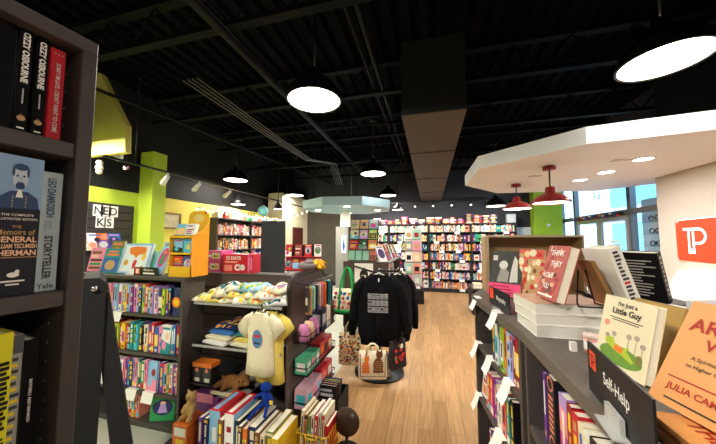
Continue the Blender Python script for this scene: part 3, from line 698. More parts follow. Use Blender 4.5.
# small black sign with orange emblem
e = empty('category_sign', ontop(146, 266, 1.925)); tag(e, 'small black category sign with orange square on the children\'s bookcase', 'sign')
SGN = mat('black_sign_plate', '18191c', rough=.45, var=.05); ORG = mat('logo_orange', 'ee4f2b', rough=.45, var=.03)
bx('plate', (-.14, 0, .0), (.14, .004, .075), SGN, e)
b = MB(); b.rect((0, -.0004, 0), X3, Z3, -.125, .012, -.07, .066, ORG); b.rect((0, -.0006, 0), X3, Z3, -.11, .02, -.085, .058, WH, .0008)
b.text("Children's", (0, -.0004, 0), X3, Z3, .03, .052, .02, WH); b.rect((0, -.0004, 0), X3, Z3, -.03, .014, .10, .028, WH); b.build('sign_print', e)
# yellow cardboard counter display
yx0, yx1 = atY(167.5, 274, 1.93).x, atY(190, 274, 1.93).x
e = empty('counter_display', (0, 0, Zt)); tag(e, 'yellow cardboard counter display holding small picture books', 'counter display')
YC = mat('yellow_cardboard', 'f2bd25', rough=.6, var=.05); YO = mat('orange_cardboard', 'ea9a1e', rough=.6, var=.05)
K_ = 1.38
MB().prism([(1.935, 0), (2.13, 0), (2.13, .36*K_), (2.06, .30*K_), (1.935, .255*K_)], 0, yx1-.006, yx1, YO).build('side_panel', e)
MB().prism([(1.935, 0), (2.13, 0), (2.13, .36*K_), (2.06, .30*K_), (1.935, .255*K_)], 0, yx0, yx0+.006, YC).build('side_panel', e)
for _a, _b in ((0, .065), (.14, .152), (.245, .258)): bx('front_strip', (yx0, 1.935, _a*K_), (yx1, 1.94, _b*K_), YC, e)
bx('back_panel', (yx0, 2.125, 0), (yx1, 2.13, .36*K_), YC, e)
for z in (.03, .14): bx('tier', (yx0+.006, 1.94, z*K_), (yx1-.006, 2.125, z*K_+.005), YC, e)
b = MB(); w_ = yx1-yx0; cx = (yx0+yx1)/2
b.prism([(cx-w_*.5, .36*K_), (cx+w_*.5, .36*K_), (cx+w_*.46, .41*K_), (cx+w_*.3, .43*K_), (cx-w_*.3, .43*K_), (cx-w_*.46, .41*K_)], 1, 2.125, 2.13, YC); b.disc((cx, 2.1245, .38*K_), X3, Z3, 0, 0, .06, .04, mat('crest_cream', 'f5dc86')); b.disc((cx, 2.1245, .40*K_), X3, Z3, .075, .02, .012, .012, col('red')); b.build('header_card', e)
bx('lid_board', (yx0, 1.94, .254*K_), (yx1, 2.05, .258*K_), YC, e)
for i, (xx, zz, c, lab) in enumerate(((.27, .036, 'red', 'red picture book in lower tier of the yellow display'), (.73, .036, 'blue', 'blue picture book in lower tier of the yellow display'), (.27, .146, 'skyblue', 'sky blue book nearer the atlas, upper tier of yellow display'), (.73, .146, 'turquoise', 'turquoise book away from the atlas, upper tier of yellow display'))):
    face_book((yx0+w_*xx, 1.99, Zt+zz*K_), 0, .08, .03, .125, w_*.42, c, lab, 60+i)
for i, (xx, c, lab) in enumerate(((.28, 'skyblue', 'pale blue book on top of the yellow display, nearer the atlas'), (.72, 'white', 'white book on top of the yellow display, farther from the atlas'))):
    face_book((yx0+w_*xx, 2.0, Zt+.258*K_), 0, .25, .03, .105, w_*.44, c, lab, 70+i)
# mint box behind
p = atY(157, 240, 2.1); o = bx('storage_box', (p.x-.04, 2.075, Zt), (p.x+.07, 2.125, Zt+.21), col('mint')); tag(o, 'mint green box behind the slanted picture book', 'box')
# ================================================================ wall panel with letters + things on the left wall
SLAT = mat('dark_slatwall', '3b3433', rough=.6, var=.2, stretch=(1, 1, 6))
b = MB(); b.box((XL+.001, 1.9, 1.0), (XL+.02, 3.5, 2.16), BLKMAT)
for k in range(9): b.box((XL+.02, 1.9, 1.01+.13*k), (XL+.032, 3.5, 1.01+.13*k+.115), SLAT)
sw = b.build('slat_panel'); tag(sw, 'dark slatted panel on the lime wall with white letter cards', 'wall panel')
def letter_card(ch, y, z, s_=.13):
    e = bx('letter_card', (XL+.033, y, z), (XL+.037, y+s_, z+.17), PAPER)
    q = MB().text(ch, (XL+.0375, y+s_/2, z+.085), Y3, Z3, 0, 0, .12, BLKMAT, wmax=s_*.75, bold=.01); o = q.build('letter'); o.parent = e
    tag(e, f'white card with the letter {ch} on the dark slatted panel', 'letter card', 'letter cards on the slatted panel'); return e
yN = atX(97, 222, XL).y
ys = [atX(px, 222, XL).y for px in (90.5, 98.5, 106.5)]
for ch, y in zip('NED', ys): letter_card(ch, y, 1.96)
for ch, y in zip('KS', [atX(px, 238, XL).y for px in (93, 101.5)]): letter_card(ch, y, 1.785)
# shelf of books on that panel
bx_ = bx('display_ledge', (XL+.033, 1.9, 1.43), (XL+.2, 3.5, 1.45), BLKMAT); tag(bx_, 'black ledge along the slatted panel below the letter cards', 'ledge')
for i, (px, c, lab) in enumerate(((95, 'white', 'white book on the ledge under the letter cards'), (103.5, 'orange', 'orange book on the ledge under the letter cards'), (114, 'blue', 'blue book with white wording on the ledge under letter cards'))):
    y = atX(px, 240, XL+.12).y; face_book((XL+.12, y, 1.451), R(90), .15, .02, .25, .19, c, lab, 90+i)
# pictures on the yellow wall
for i, (pa, pb, ya, yb, fr_, inn, lab) in enumerate(((163, 181, 213, 229, '8a6a3c', 'd8c9a4', 'framed pale picture hung on the yellow wall behind the yellow display'), (205.5, 215, 217, 233, '3a2f22', '4c4030', 'dark framed board on the yellow wall at the bookcase end'), (205.5, 215, 234, 242, '8a6a3c', 'b98c4a', 'small framed brown picture below the dark board'))):
    a = atX(pa, ya, XL+.03); c = atX(pb, yb, XL+.03)
    if i: a.y, c.y = a.y, min(c.y, 4.98)
    b = MB(); w_ = .03
    z1 = atX((pa+pb)/2, ya, XL).z; z0 = atX((pa+pb)/2, yb, XL).z
    frame_rect(b, a.y, c.y, z0, z1, w_, XL+.001, XL+.03, mat('frame_'+fr_, fr_)); o = b.build('framed_picture'); tag(o, lab, 'picture')
    bx('picture', (XL+.002, a.y+w_, z0+w_), (XL+.012, c.y-w_, z1-w_), mat('picture_'+inn, inn, var=.5, scale=6), o)
# ---- tall bookcase on the yellow wall
M_B = T(-4.5, 5.03, 0) @ RZ(R(90))
wb = bookcase('wall_bookcase', 'tall dark bookcase on the yellow wall full of red and white books', 'bookcase', 0, 2.42, 0, .3, 2.1, (.1, .42, .74, 1.06, 1.38, 1.72), DARKWOOD, DARKWOODH, mw=M_B, dividers=(1.21,))
WARM = ['red', 'white', 'crimson', 'cream', 'salmon', 'orange', 'white', 'red', 'peach', 'pink']
for z, nm, pal in ((1.721, 'top shelf', WARM), (1.381, 'second shelf', ['orange', 'black', 'white', 'red', 'brown', 'cream', 'tan']), (1.061, 'third shelf', BRIGHT)):
    for k, (xa, xb) in enumerate(((.03, 1.19), (1.225, 2.39))):
        fill_row(tuple(M_B @ Vector((xa, .03, z))), R(90), xb-xa, (.2, .27), (.045, .075), .17, pal, lambda c, o, nm=nm, k=k: f'{c} book, {o} from the pillar end, {nm}, {("nearer", "farther")[k]} bay of yellow-wall bookcase', f'books on the {nm} of the yellow wall bookcase')
# things on its top with a string of warm bulbs
FAIRY = bpy.data.materials.new('warm_bulb'); FAIRY.use_nodes = True; _b = FAIRY.node_tree.nodes['Principled BSDF']; _b.inputs['Emission Color'].default_value = (1, .78, .45, 1); _b.inputs['Emission Strength'].default_value = 5
pts = [Vector((-4.42, 4.4+.135*k, 2.235+.025*math.sin(k*1.9))) for k in range(24)]
p2 = [Vector((-4.3, 7.46, 2.24)), Vector((-4.1, 7.43, 2.28)), Vector((-3.7, 7.2, 2.34)), Vector((-3.3, 7.0, 2.42)), Vector((-2.95, 6.9, 2.5))]
allp = pts+p2
sl = MB().tube(allp, .006, METBLK, 5).build('string_lights'); tag(sl, 'string of warm bulbs along the bookcase top up to the ring canopy', 'string lights')
for k, p in enumerate(pts+[p2[0], p2[1], (p2[1]+p2[2])/2, p2[2], (p2[2]+p2[3])/2, p2[3], (p2[3]+p2[4])/2, p2[4]]):
    MB().ball(p-Vector((0, 0, .03)), .024, FAIRY, 8).build('bulb', sl)
for k in range(11):
    x = .08+.215*k; c = ['white', 'red', 'cream', 'white', 'tan', 'green', 'white', 'salmon', 'skyblue', 'white', 'tan'][k]
    w_ = random.uniform(.1, .17); h = random.uniform(.09, .17)
    o = MB().box((x, .06, 2.101), (x+w_, .24, 2.101+h), col(c)).box((x-.003, .057, 2.101+h*.8), (x+w_+.003, .243, 2.101+h), col('white' if c != 'white' else 'peach')).build('gift_box', mw=M_B)
    tag(o, f'{c} lidded box, {nth(k+1)} from the pillar end on top of the yellow-wall bookcase', 'box', 'boxes on top of the yellow wall bookcase')
pg = M_B @ Vector((2.02, .14, 2.1+.17+.1)); pg = Vector((-4.62, 6.9, 2.5))
e = empty('globe', (pg.x, pg.y, 2.1)); tag(e, 'blue and green globe standing on top of the yellow-wall bookcase', 'globe')
MB().lathe([(.07, .0), (.07, .015), (.02, .03), (.012, .19)], col('brown'), n=16).build('stand', e)
b = MB().ball((0, 0, .33), .15, mat('globe_sea', '6fb6bf', rough=.35, var=.6, scale=9), 18); b.build('sphere', e)
MB().tube([(0, .17*math.cos(a), .33+.17*math.sin(a)) for a in [R(-100+20*k) for k in range(11)]], .008, col('tan'), 6).build('meridian_arm', e)
# dark red door in the beige block
dr = bx('door_3', (-4.349, 8.15, 0), (-4.32, 8.85, 2.02), mat('dark_red_door', '5a2420', rough=.5, var=.15, stretch=(1, 8, 1))); struct(dr)
MB().tube([(-4.318, 8.22, 1.0), (-4.28, 8.22, 1.0), (-4.28, 8.32, 1.0)], .012, CHROME, 8).build('door_handle', dr)
# ================================================================ back wall bookcases
XB0, BW = -2.52, 1.24
RZS = [.12+.288*k for k in range(7)]
for k in range(4):
    x0 = XB0+BW*k
    bookcase('wall_bookcase', f'full black wall bookcase on the charcoal wall, {nth(k+1)} from the taupe wall', 'bookcase', x0, x0+BW-.004, 8.9, 9.26, 2.11, RZS, METBLK if False else mat('black_laminate', '2a2728', rough=.5, var=.15), mat('black_laminate', '2a2728'), tside=.025, plinth=.1)
rs = random.Random(11); b = MB()
BACKPAL = ['white', 'cream', 'white', 'red', 'orange', 'yellow', 'blue', 'black', 'teal', 'pink', 'salmon', 'peach', 'green', 'navy', 'purple', 'skyblue', 'crimson', 'tan', 'white']
def stuffbook(b, x, y, z, t, d, h, c, ink): 
    b.box((x, y, z), (x+t, y+d, z+h), col(c)); a = rs.uniform(.15, .5)
    b.rect((x, y, z), X3, Z3, t*.2, h*a, t*.8, h*(a+rs.uniform(.2, .4)), col(ink), .0012)
for k in range(4):
    for r_, z in enumerate(RZS):
        x = XB0+BW*k+.028
        fo = rs.random() < .5
        while True:
            t = rs.uniform(.024, .05)
            if rs.random() < .06: t = rs.uniform(.12, .15)
            if x+t > XB0+BW*(k+1)-.032: break
            h = rs.uniform(.17, .235); 
            pal = [['white', 'cream', 'teal', 'white', 'salmon', 'skyblue', 'peach'], BACKPAL, BACKPAL, ['yellow', 'orange', 'blue', 'white', 'cream', 'teal', 'salmon'], BACKPAL, BACKPAL, BACKPAL][6-r_]
            c = rs.choice(pal); stuffbook(b, x, 8.925+rs.uniform(0, .02), z+.0005, t, .14, h, c, rs.choice(['white', 'black', 'red', 'navy', 'cream', 'yellow'])); x += t+.001
# stacks lying on the top
x = XB0+.05
while x < XB0+4*BW-.50:
    w_ = rs.uniform(.17, .25); n = rs.randrange(3, 8); z = 2.111
    for j in range(n):
        t = rs.uniform(.028, .05)
        if z+t > 2.43: break
        dx = rs.uniform(-.01, .01); c = rs.choice(['crimson', 'magenta', 'navy', 'black', 'white', 'maroon', 'tan', 'grey', 'red', 'purple', 'charcoal', 'cream', 'pink'])
        b.box((x+dx, 8.93, z), (x+w_+dx, 9.16, z+t), col(c)); b.rect((x+dx, 8.93, z), X3, Z3, w_*.15, t*.3, w_*.7, t*.7, col(rs.choice(['white', 'cream', 'yellow'])), .0012); z += t+.0005
    x += w_+rs.uniform(.01, .05)
so_ = b.build('shelved_books'); so_['kind'] = 'stuff'; tag(so_, 'hundreds of books filling and topping the black bookcases on the back wall', 'books')
for k in range(4):
    for r_ in range(7):
        for q, f in enumerate((.25, .72)):
            if (k*3+r_*5+q*2) % 3 == 0: continue
            x = XB0+BW*(k+f+rs.uniform(-.08, .08))
            card('sign_card', .15, .08, T(x, 8.902, RZS[r_]+.001), f'white sign card, {("first", "second")[q]} on {nth(r_+1)} shelf up, back bookcase {nth(k+1)} from taupe wall', 'sign cards on the back wall bookcases', bend=.15)
# posters / whitish boards right of the bays
o = bx('notice_board', (2.5, 9.2, .7), (2.9, 9.28, 1.98), mat('pale_blue_board', 'c8d2e0', var=.12, scale=8)); tag(o, 'pale blue notice board between back bookcases and the green pillar', 'notice board')
o = bx('storage_box', (2.2, 8.92, 2.111), (2.43, 9.1, 2.36), col('silver')); tag(o, 'silver grey box atop the back bookcases nearest the green pillar', 'box')
o = MB().lathe([(.045, 0), (.045, .015)], WH, T(3.27, 8.949, 2.02) @ RX(R(90)), 16).build('wall_plate'); tag(o, 'small round white plate on the green pillar', 'wall plate')
# globe-like emblem low panel on the far left of the back wall: grey post with restroom sign
e = empty('post', (-2.13, 6.55, 0)); tag(e, 'grey square post under the pale blue ring canopy with a white sign', 'post')
PG = mat('grey_post_paint', '9a9890', rough=.7, var=.08)
bx('shaft', (-.13, -.1, 0), (.13, .1, 1.93), PG, e); bx('neck', (-.03, -.05, 1.93), (.2, .05, 2.32), mat('white_post', 'e6e2d6'), e)
bx('sign_plate', (.02, -.115, 1.28), (.14, -.1, 1.72), mat('sign_white_blue', 'dfeaf4'), e)
b = MB(); b.disc((.08, -.1155, 1.6), X3, Z3, 0, 0, .02, .02, col('blue')); b.poly((.08, -.1155, 1.5), X3, Z3, [(-.035, -.08), (.035, -.08), (.015, .07), (-.015, .07)], col('blue')); b.rect((.08, -.1155, 1.35), X3, Z3, -.02, 0, .02, .07, col('blue')); b.build('figure_symbol', e)
# silver folding cart
e = empty('hand_cart', (-2.95, 6.2, 0), .1); tag(e, 'silver folding metal cart against the taupe wall', 'cart')
SV = mat('cart_steel', 'cdd0d2', rough=.3, metal=.8)
b = MB()
for s_ in (-1, 1): b.tube([(s_*.19, 0, .1), (s_*.19, 0, 1.25), (s_*.15, 0, 1.42), (0, 0, 1.45)], .014, SV, 8)
b.build('handle_frame', e)
for k in range(7): MB().tube([(-.19, 0, .25+.15*k), (.19, 0, .25+.15*k)], .008, SV, 6).build('cross_bar', e)
for k in range(4): MB().tube([(-.12+.08*k, 0, .12), (-.12+.08*k, 0, 1.15)], .006, SV, 6).build('upright_wire', e)
bx('panel', (-.12, .02, .7), (.12, .03, 1.3), mat('cart_panel', 'd9d7cf'), e)
for s_ in (-1, 1): MB().lathe([(.06, -.02), (.06, .02)], METBLK, T(s_*.17, 0, .06) @ RY(R(90)), 14).build('wheel', e)
bx('toe_plate', (-.2, -.25, .08), (.2, 0, .1), SV, e)
# ================================================================ CLOTHING FIXTURE (gondola)
GW = mat('gondola_brown', '5d4f48', rough=.55, var=.22, scale=8, stretch=(1, 1, 10), bump=.04)
g = empty('clothing_fixture', (0, 0, 0)); tag(g, 'dark slatwall clothing fixture with folded shirts, books and a rounded end panel', 'shop fixture')
b = MB(); b.box((-2.40, 2.42, 0), (-1.13, 2.46, 1.24), BLKMAT)
for k in range(9): b.box((-2.40, 2.405, .04+.135*k), (-1.13, 2.42, .04+.135*k+.122), GW)
b.build('slatwall', g)
bx('top_cap', (-2.40, 2.40, 1.24), (-1.13, 2.74, 1.262), DARKWOODH, g, .003)
bx('rear_wall', (-2.40, 2.70, 0), (-1.13, 2.72, 1.24), GW, g)
# rounded end panel
def rpanel(y0, y1, z1, rad, inset=0):
    pts = [(y0+inset, 0), (y1-inset, 0)]
    r_ = rad-inset
    for k in range(9): a = R(90*k/8); pts.append((y1-inset-r_+r_*math.cos(a), z1-inset-r_+r_*math.sin(a)))
    for k in range(9): a = R(90+90*k/8); pts.append((y0+inset+r_+r_*math.cos(a), z1-inset-r_+r_*math.sin(a)))
    return pts
MB().prism(rpanel(2.04, 2.80, 1.31, .13), 0, -1.13, -1.105, GW).build('end_panel', g)
fr = rpanel(2.04, 2.80, 1.31, .13, .012)
MB().tube([(-1.1175, y, max(z, .012)) for y, z in fr], .022, mat('dark_bronze_tube', '3a3230', rough=.35, metal=.4, var=.1), 10, True).build('end_frame', g)
bx('base_deck', (-1.99, 1.70, 0), (-1.14, 2.40, .055), DARKWOODH, g, .003); bx('deck_front', (-1.14, 1.70, 0), (-.985, 2.01, .055), DARKWOODH, g, .003)
ACR = mat('shelf_edge_grey', 'a9a8a2', rough=.3, var=.05)
for z, y0 in ((1.07, 1.98), (.715, 1.98)):
    s_ = bx('shelf', (-1.985, y0, z-.02), (-1.14, 2.405, z), BLKMAT, g); bx('edge_strip', (-1.985, y0-.004, z-.02), (-1.14, y0, z), ACR, s_)
s_ = bx('shelf', (-1.99, 1.97, .385), (-1.79, 2.405, .40), METBLK, g)
s_ = bx('shelf', (-1.785, 1.97, .315), (-1.48, 2.405, .33), mat('clear_tray', '8a8880', rough=.2, var=.05), g)
bpy.context.view_layer.update()
# folded garments
def folded(name, w, d, h, mw, mt, seed, label, group, pmt=None, pmt2=None, crump=.012):
    bm = bmesh.new(); nx, ny = 14, 10; b = MB(); vs = []; fs = []
    off = Vector((seed*3.1, seed*1.7, 0))
    def P(i, j, top):
        x = -w/2+w*i/nx; y = d*j/ny; ed = min(i, nx-i, j, ny-j)
        hh = h*(1 if ed > 1 else (.82 if ed == 1 else .5))
        z = hh+noise.noise(Vector((x*9, y*9, 0))+off)*crump*2+noise.noise(Vector((x*25, y*25, 3))+off)*crump*.6 if top else 0
        jig = noise.noise_vector(Vector((x*6, y*6, 1))+off)*crump
        return (x+jig.x, y+jig.y, max(z, 0 if not top else .004))
    for top in (1, 0):
        for j in range(ny+1):
            for i in range(nx+1): vs.append(P(i, j, top))
    n = (nx+1)*(ny+1); I = lambda i, j, t: (0 if t else n)+j*(nx+1)+i
    for j in range(ny):
        for i in range(nx): fs.append((I(i, j, 1), I(i+1, j, 1), I(i+1, j+1, 1), I(i, j+1, 1))); fs.append((I(i, j, 0), I(i, j+1, 0), I(i+1, j+1, 0), I(i+1, j, 0)))
    for i in range(nx): fs.append((I(i, 0, 0), I(i+1, 0, 0), I(i+1, 0, 1), I(i, 0, 1))); fs.append((I(i+1, ny, 0), I(i, ny, 0), I(i, ny, 1), I(i+1, ny, 1)))
    for j in range(ny): fs.append((I(0, j+1, 0), I(0, j, 0), I(0, j, 1), I(0, j+1, 1))); fs.append((I(nx, j, 0), I(nx, j+1, 0), I(nx, j+1, 1), I(nx, j, 1)))
    b.add(vs, fs, mt, True)
    if pmt:
        rs = random.Random(seed)
        for k in range(len(b.mi)):
            if k < nx*ny*2 and k % 2 == 0:
                q = k//2; i, j = q % nx, q//nx
                if 2 <= i <= 11 and j <= 7 and noise.noise(Vector((i*.45+seed, j*.45, 0))) > -.02: b.mi[k] = b.m(pmt if noise.noise(Vector((i*.8, j*.8, seed))) > 0 or not pmt2 else pmt2)
    bm.free()
    o = b.build(name, mw=mw); tag(o, label, 'shirt', group); return o
CL = {c: mat('cotton_'+c, h, rough=.9, var=.12, scale=30, bump=.15, spec=.15) for c, h in dict(cream='efe6c4', white='f1eee6', yellow='efd96a', sage='b9c98f', navy='25355e', blue='3f76b8', skyblue='9cc6dd', peach='f0cfa8', grey='a8aaa6', teal='3f8f8c').items()}
rs = random.Random(5)
tops = ['cream', 'sage', 'cream', 'yellow', 'white', 'skyblue', 'cream', 'peach', 'cream', 'white', 'yellow']
i = 0
for lay in range(3):
    n = (6, 5, 3)[lay]
    for k in range(n):
        c = tops[(i*3+lay) % len(tops)]; x = -1.90+.07*lay+k*(.70-.14*lay*.8)/max(n-1, 1)
        folded('folded_shirt', .22, .30-.03*lay, .05, T(x, 2.0+.02*lay, 1.0705+.045*lay) @ RZ(rs.uniform(-.5, .5)), CL[c], i+1, f'{c} folded shirt, {nth(k+1)} from the children\'s bookcase, {("bottom", "middle", "top")[lay]} layer, upper fixture shelf', 'shirts heaped on the upper shelf',
               [col('green'), col('blue'), col('red'), col('skyblue'), col('orange'), col('navy')][i % 6], [col('yellow'), col('orange'), col('teal')][i % 3], crump=.017); i += 1
for s_, (x, cs) in enumerate(((-1.80, ['white', 'cream', 'blue', 'navy']), (-1.52, ['cream', 'yellow', 'teal', 'skyblue']), (-1.28, ['navy', 'skyblue']))):
    for k, c in enumerate(cs):
        folded('folded_shirt', .25, .36, .032, T(x+.01*k, 2.0+.03*k, .7155+.033*k) @ RZ(-.18+.05*k), CL[c], 40+s_*5+k, f'{c} folded shirt, {nth(k+1)} up in the {("first", "second", "third")[s_]} pile from the children\'s bookcase', 'shirts piled on the second shelf', col('yellow') if k == len(cs)-1 else None, col('orange') if k == len(cs)-1 else None, crump=.007)
# hanging children's T-shirts
def tshirt(name, loc, rz, mt, w, hlen, label, deco=None, ringm=None):
    e = empty(name, loc, rz); b = MB(); D = .05
    rings = [((0, 0, -hlen), (w*.52, 0, 0), (0, D*1.1, 0)), ((0, 0, -hlen*.8), (w*.50, 0, 0), (0, D, 0)), ((0, 0, -hlen*.5), (w*.48, 0, 0), (0, D, 0)), ((0, 0, -hlen*.25), (w*.47, 0, 0), (0, D*.9, 0)), ((0, 0, -.05), (w*.44, 0, 0), (0, D*.7, 0)), ((0, 0, -.02), (w*.30, 0, 0), (0, D*.6, 0)), ((0, 0, 0), (w*.20, 0, 0), (0, D*.5, 0))]
    b.loft(rings, mt, 24, wob=.006, sq=.8); b.build('body', e)
    for s_ in (-1, 1):
        b = MB(); b.loft([((s_*w*.36, 0, -.055), (0, .0, .05), (0, D*.8, 0)), ((s_*w*.55, 0, -.10), (.03*s_, 0, .055), (0, D*.75, 0)), ((s_*w*.70, -.005, -.16), (.045*s_, 0, .05), (0, D*.7, 0))], mt, 16, wob=.004); b.build('sleeve', e)
    MB().tube([(w*.2*math.cos(a), D*.5*math.sin(a)-.0, .0-.012*(math.sin(a) < 0)) for a in [R(20*k) for k in range(18)]], .007, ringm or mt, 7, True).build('collar', e)
    h = MB(); h.tube([(-w*.36, 0, -.035), (0, 0, .03), (w*.36, 0, -.035)], .006, METBLK, 6); h.tube([(0, 0, .03), (0, 0, .06), (.02, 0, .075), (.03, 0, .06)], .004, METBLK, 6); h.build('hanger', e)
    if deco: deco(e, D)
    tag(e, label, 'shirt'); return e
def deco1(e, D):
    b = MB(); B1 = mat('print_denim', '5b86b4'); y = -D*1.06
    b.disc((0, y, -.19), X3, Z3, 0, 0, .045, .07, B1, .001); b.rect((0, y, -.19), X3, Z3, -.03, .01, .03, .03, col('red'), .0016); b.rect((0, y, -.19), X3, Z3, -.025, -.04, .025, -.025, col('navy'), .0016); b.build('chest_print', e)
tshirt('hanging_shirt', (-1.30, 1.955, 1.03), -.05, CL['cream'], .245, .47, 'cream child T-shirt with a blue and red chest print, hung before the shelves', deco1)
tshirt('hanging_shirt', (-1.25, 2.01, 1.025), -.05, CL['yellow'], .24, .54, 'yellow T-shirt hanging right behind the cream child T-shirt')
MB().tube([(-1.28, 1.90, 1.052), (-1.28, 2.07, 1.05)], .006, CHROME, 6).build('peg', g)
MB().tube([(-1.24, 1.97, 1.0475), (-1.24, 2.1, 1.0475)], .004, CHROME, 6).build('peg', g)
# black boxes with orange tops
for i, x in enumerate((-1.935, -1.836)):
    o = MB().box((x-.047, 1.985, .401), (x+.047, 2.085, .525), mat('black_carton', '1d1b1e', rough=.4)).box((x-.048, 1.984, .525), (x+.048, 2.086, .56), col('orange')).rect((x, 1.985, .47), X3, Z3, -.03, -.05, .03, .02, col('charcoal')).rect((x, 1.985, .47), X3, Z3, -.02, -.06, .03, -.03, col('white'), .001).disc((x, 1.985, .50), X3, Z3, 0, 0, .018, .018, col('salmon')).build('toy_box')
    tag(o, ['black box with orange top nearest the children\'s bookcase on the third tier', 'black box with orange top nearer the brown plush animal'][i], 'box')
# plush toys: blobs fused by voxel remesh
def plush(name, blobs, mt, mw, label, vox=.008, extra=None):
    b = MB()
    for bl in blobs:
        if bl[0] == 'b': b.ball(bl[1], bl[2], mt, 14)
        else: b.tube(bl[1], bl[2], mt, 10)
    o = b.build(name, mw=mw); m = o.modifiers.new('r', 'REMESH'); m.mode = 'VOXEL'; m.voxel_size = vox; m.use_smooth_shade = True
    s_ = o.modifiers.new('s', 'SMOOTH'); s_.iterations = 4
    if extra: 
        for nm, fn in extra: q = MB(); fn(q); q.build(nm, o)
    tag(o, label, 'plush toy'); return o
PB = mat('plush_brown', '8a5f36', rough=1, var=.45, scale=40, bump=.6, spec=.1)
plush('plush_toy', [('b', (0, 0, .055), (.11, .06, .055)), ('b', (.125, -.02, .085), (.055, .05, .05)), ('b', (.175, -.035, .075), (.025, .025, .022)), ('t', [(-.08, -.03, .05), (-.13, -.07, .02)], [.03, .02]), ('t', [(.07, -.04, .05), (.10, -.09, .018)], [.028, .02]), ('t', [(-.02, -.04, .04), (-.04, -.09, .018)], [.028, .02]), ('t', [(-.1, .02, .06), (-.17, .05, .05), (-.2, .02, .03)], [.02, .016, .012]), ('b', (.10, .02, .125), (.018, .012, .02)), ('b', (.15, .01, .125), (.018, .012, .02))], PB, T(-1.67, 2.10, .33), 'brown plush animal lying on the third tier tray',
      extra=[('eyes', lambda q: q.ball((.15, -.062, .10), .007, BLKMAT, 8).ball((.118, -.068, .10), .007, BLKMAT, 8)), ('nose', lambda q: q.ball((.198, -.045, .078), .009, BLKMAT, 8))])
o = MB().box((-1.78, 1.975, .3305), (-1.49, 1.995, .352), col('cream')).build('price_strip'); tag(o, 'cream patterned paper strip along the tray under the brown plush', 'paper strip')
PBL = mat('plush_blue', '1f3f9a', rough=1, var=.2, scale=50, bump=.5, spec=.1)
plush('plush_toy', [('b', (0, 0, .10), (.055, .045, .085)), ('b', (0, -.01, .225), (.07, .055, .055)), ('t', [(.045, 0, .14), (.09, -.03, .12), (.12, -.05, .06)], [.02, .018, .018]), ('t', [(-.045, 0, .14), (-.10, -.02, .12), (-.13, -.04, .09)], [.02, .018, .018]), ('t', [(-.03, -.02, .03), (-.06, -.10, .02), (-.10, -.19, -.05)], [.024, .02, .02]), ('t', [(.03, -.02, .03), (.06, -.09, .02), (.07, -.14, -.03)], [.024, .02, .02])], PBL, T(-1.23, 1.93, .335) @ Matrix.Scale(.66, 4), 'blue plush toy slumped on the row of large books',
      extra=[('eyes', lambda q: q.ball((-.022, -.058, .235), (.008, .006, .008), BLKMAT, 8).ball((.022, -.058, .235), (.008, .006, .008), BLKMAT, 8)), ('shoe', lambda q: q.ball((-.105, -.205, -.06), (.03, .035, .022), col('white'), 10)), ('hang_tag', lambda q: q.box((.085, -.07, .075), (.13, -.067, .12), col('yellow')))])
# large books standing on the deck, spines to the front
ZD = .0555
big = [(-1.725, .04, .33, 'brown', 'orange'), (-1.68, .035, .37, 'navy', 'yellow'), (-1.635, .085, .40, 'red', 'skyblue'), (-1.53, .05, .33, 'maroon', 'cream'), (-1.47, .075, .38, 'silver', 'red'), (-1.385, .05, .34, 'blue', 'white'), (-1.33, .03, .30, 'tan', 'brown')]
TX = [-1.80, -1.765, -1.728, -1.634, -1.588, -1.508, -1.470, -1.438, -1.402, -1.338, -1.30, -1.262, -1.206]
TT = [.032, .034, .09, .042, .076, .034, .03, .033, .060, .036, .035, .053, .05]
THh = [.30, .29, .355, .31, .36, .31, .29, .27, .285, .27, .25, .275, .25]
TC = ['purple', 'navy', 'red', 'brown', 'skyblue', 'black', 'charcoal', 'orange', 'navy', 'brown', 'cream', 'olive', 'yellow']
TA = ['red', 'yellow', 'skyblue', 'purple', 'white', 'brown', 'tan', 'yellow', 'lime', 'tan', 'red', 'cream', 'grey']
for k in range(13):
    t, h = TT[k], THh[k]*.88; c = col(TC[k]); b = book_mb(t, h, .27, c, col(TA[k] if k in (2, 4) else TC[k])); spine_deco(b, t, h, k % 5, ink_for(TC[k]), col(TA[k]))
    if k in (2, 4):   # boxed sets with bright top face
        b.rect((0, 0, h), X3, Y3, 0, 0, t, .27, col('red')); b.rect((0, 0, h), X3, Y3, t*.15, .02, t*.6, .25, col('skyblue' if k == 2 else 'white'), .001)
    o = b.build('book', mw=T(TX[k]+.155, 1.72+.012*(k % 3), ZD) @ RZ(-.03)); tag(o, f'tall {TC[k]} book standing on the fixture deck, {nth(k+1)} from the children\'s bookcase', 'book', 'tall books standing on the fixture deck')
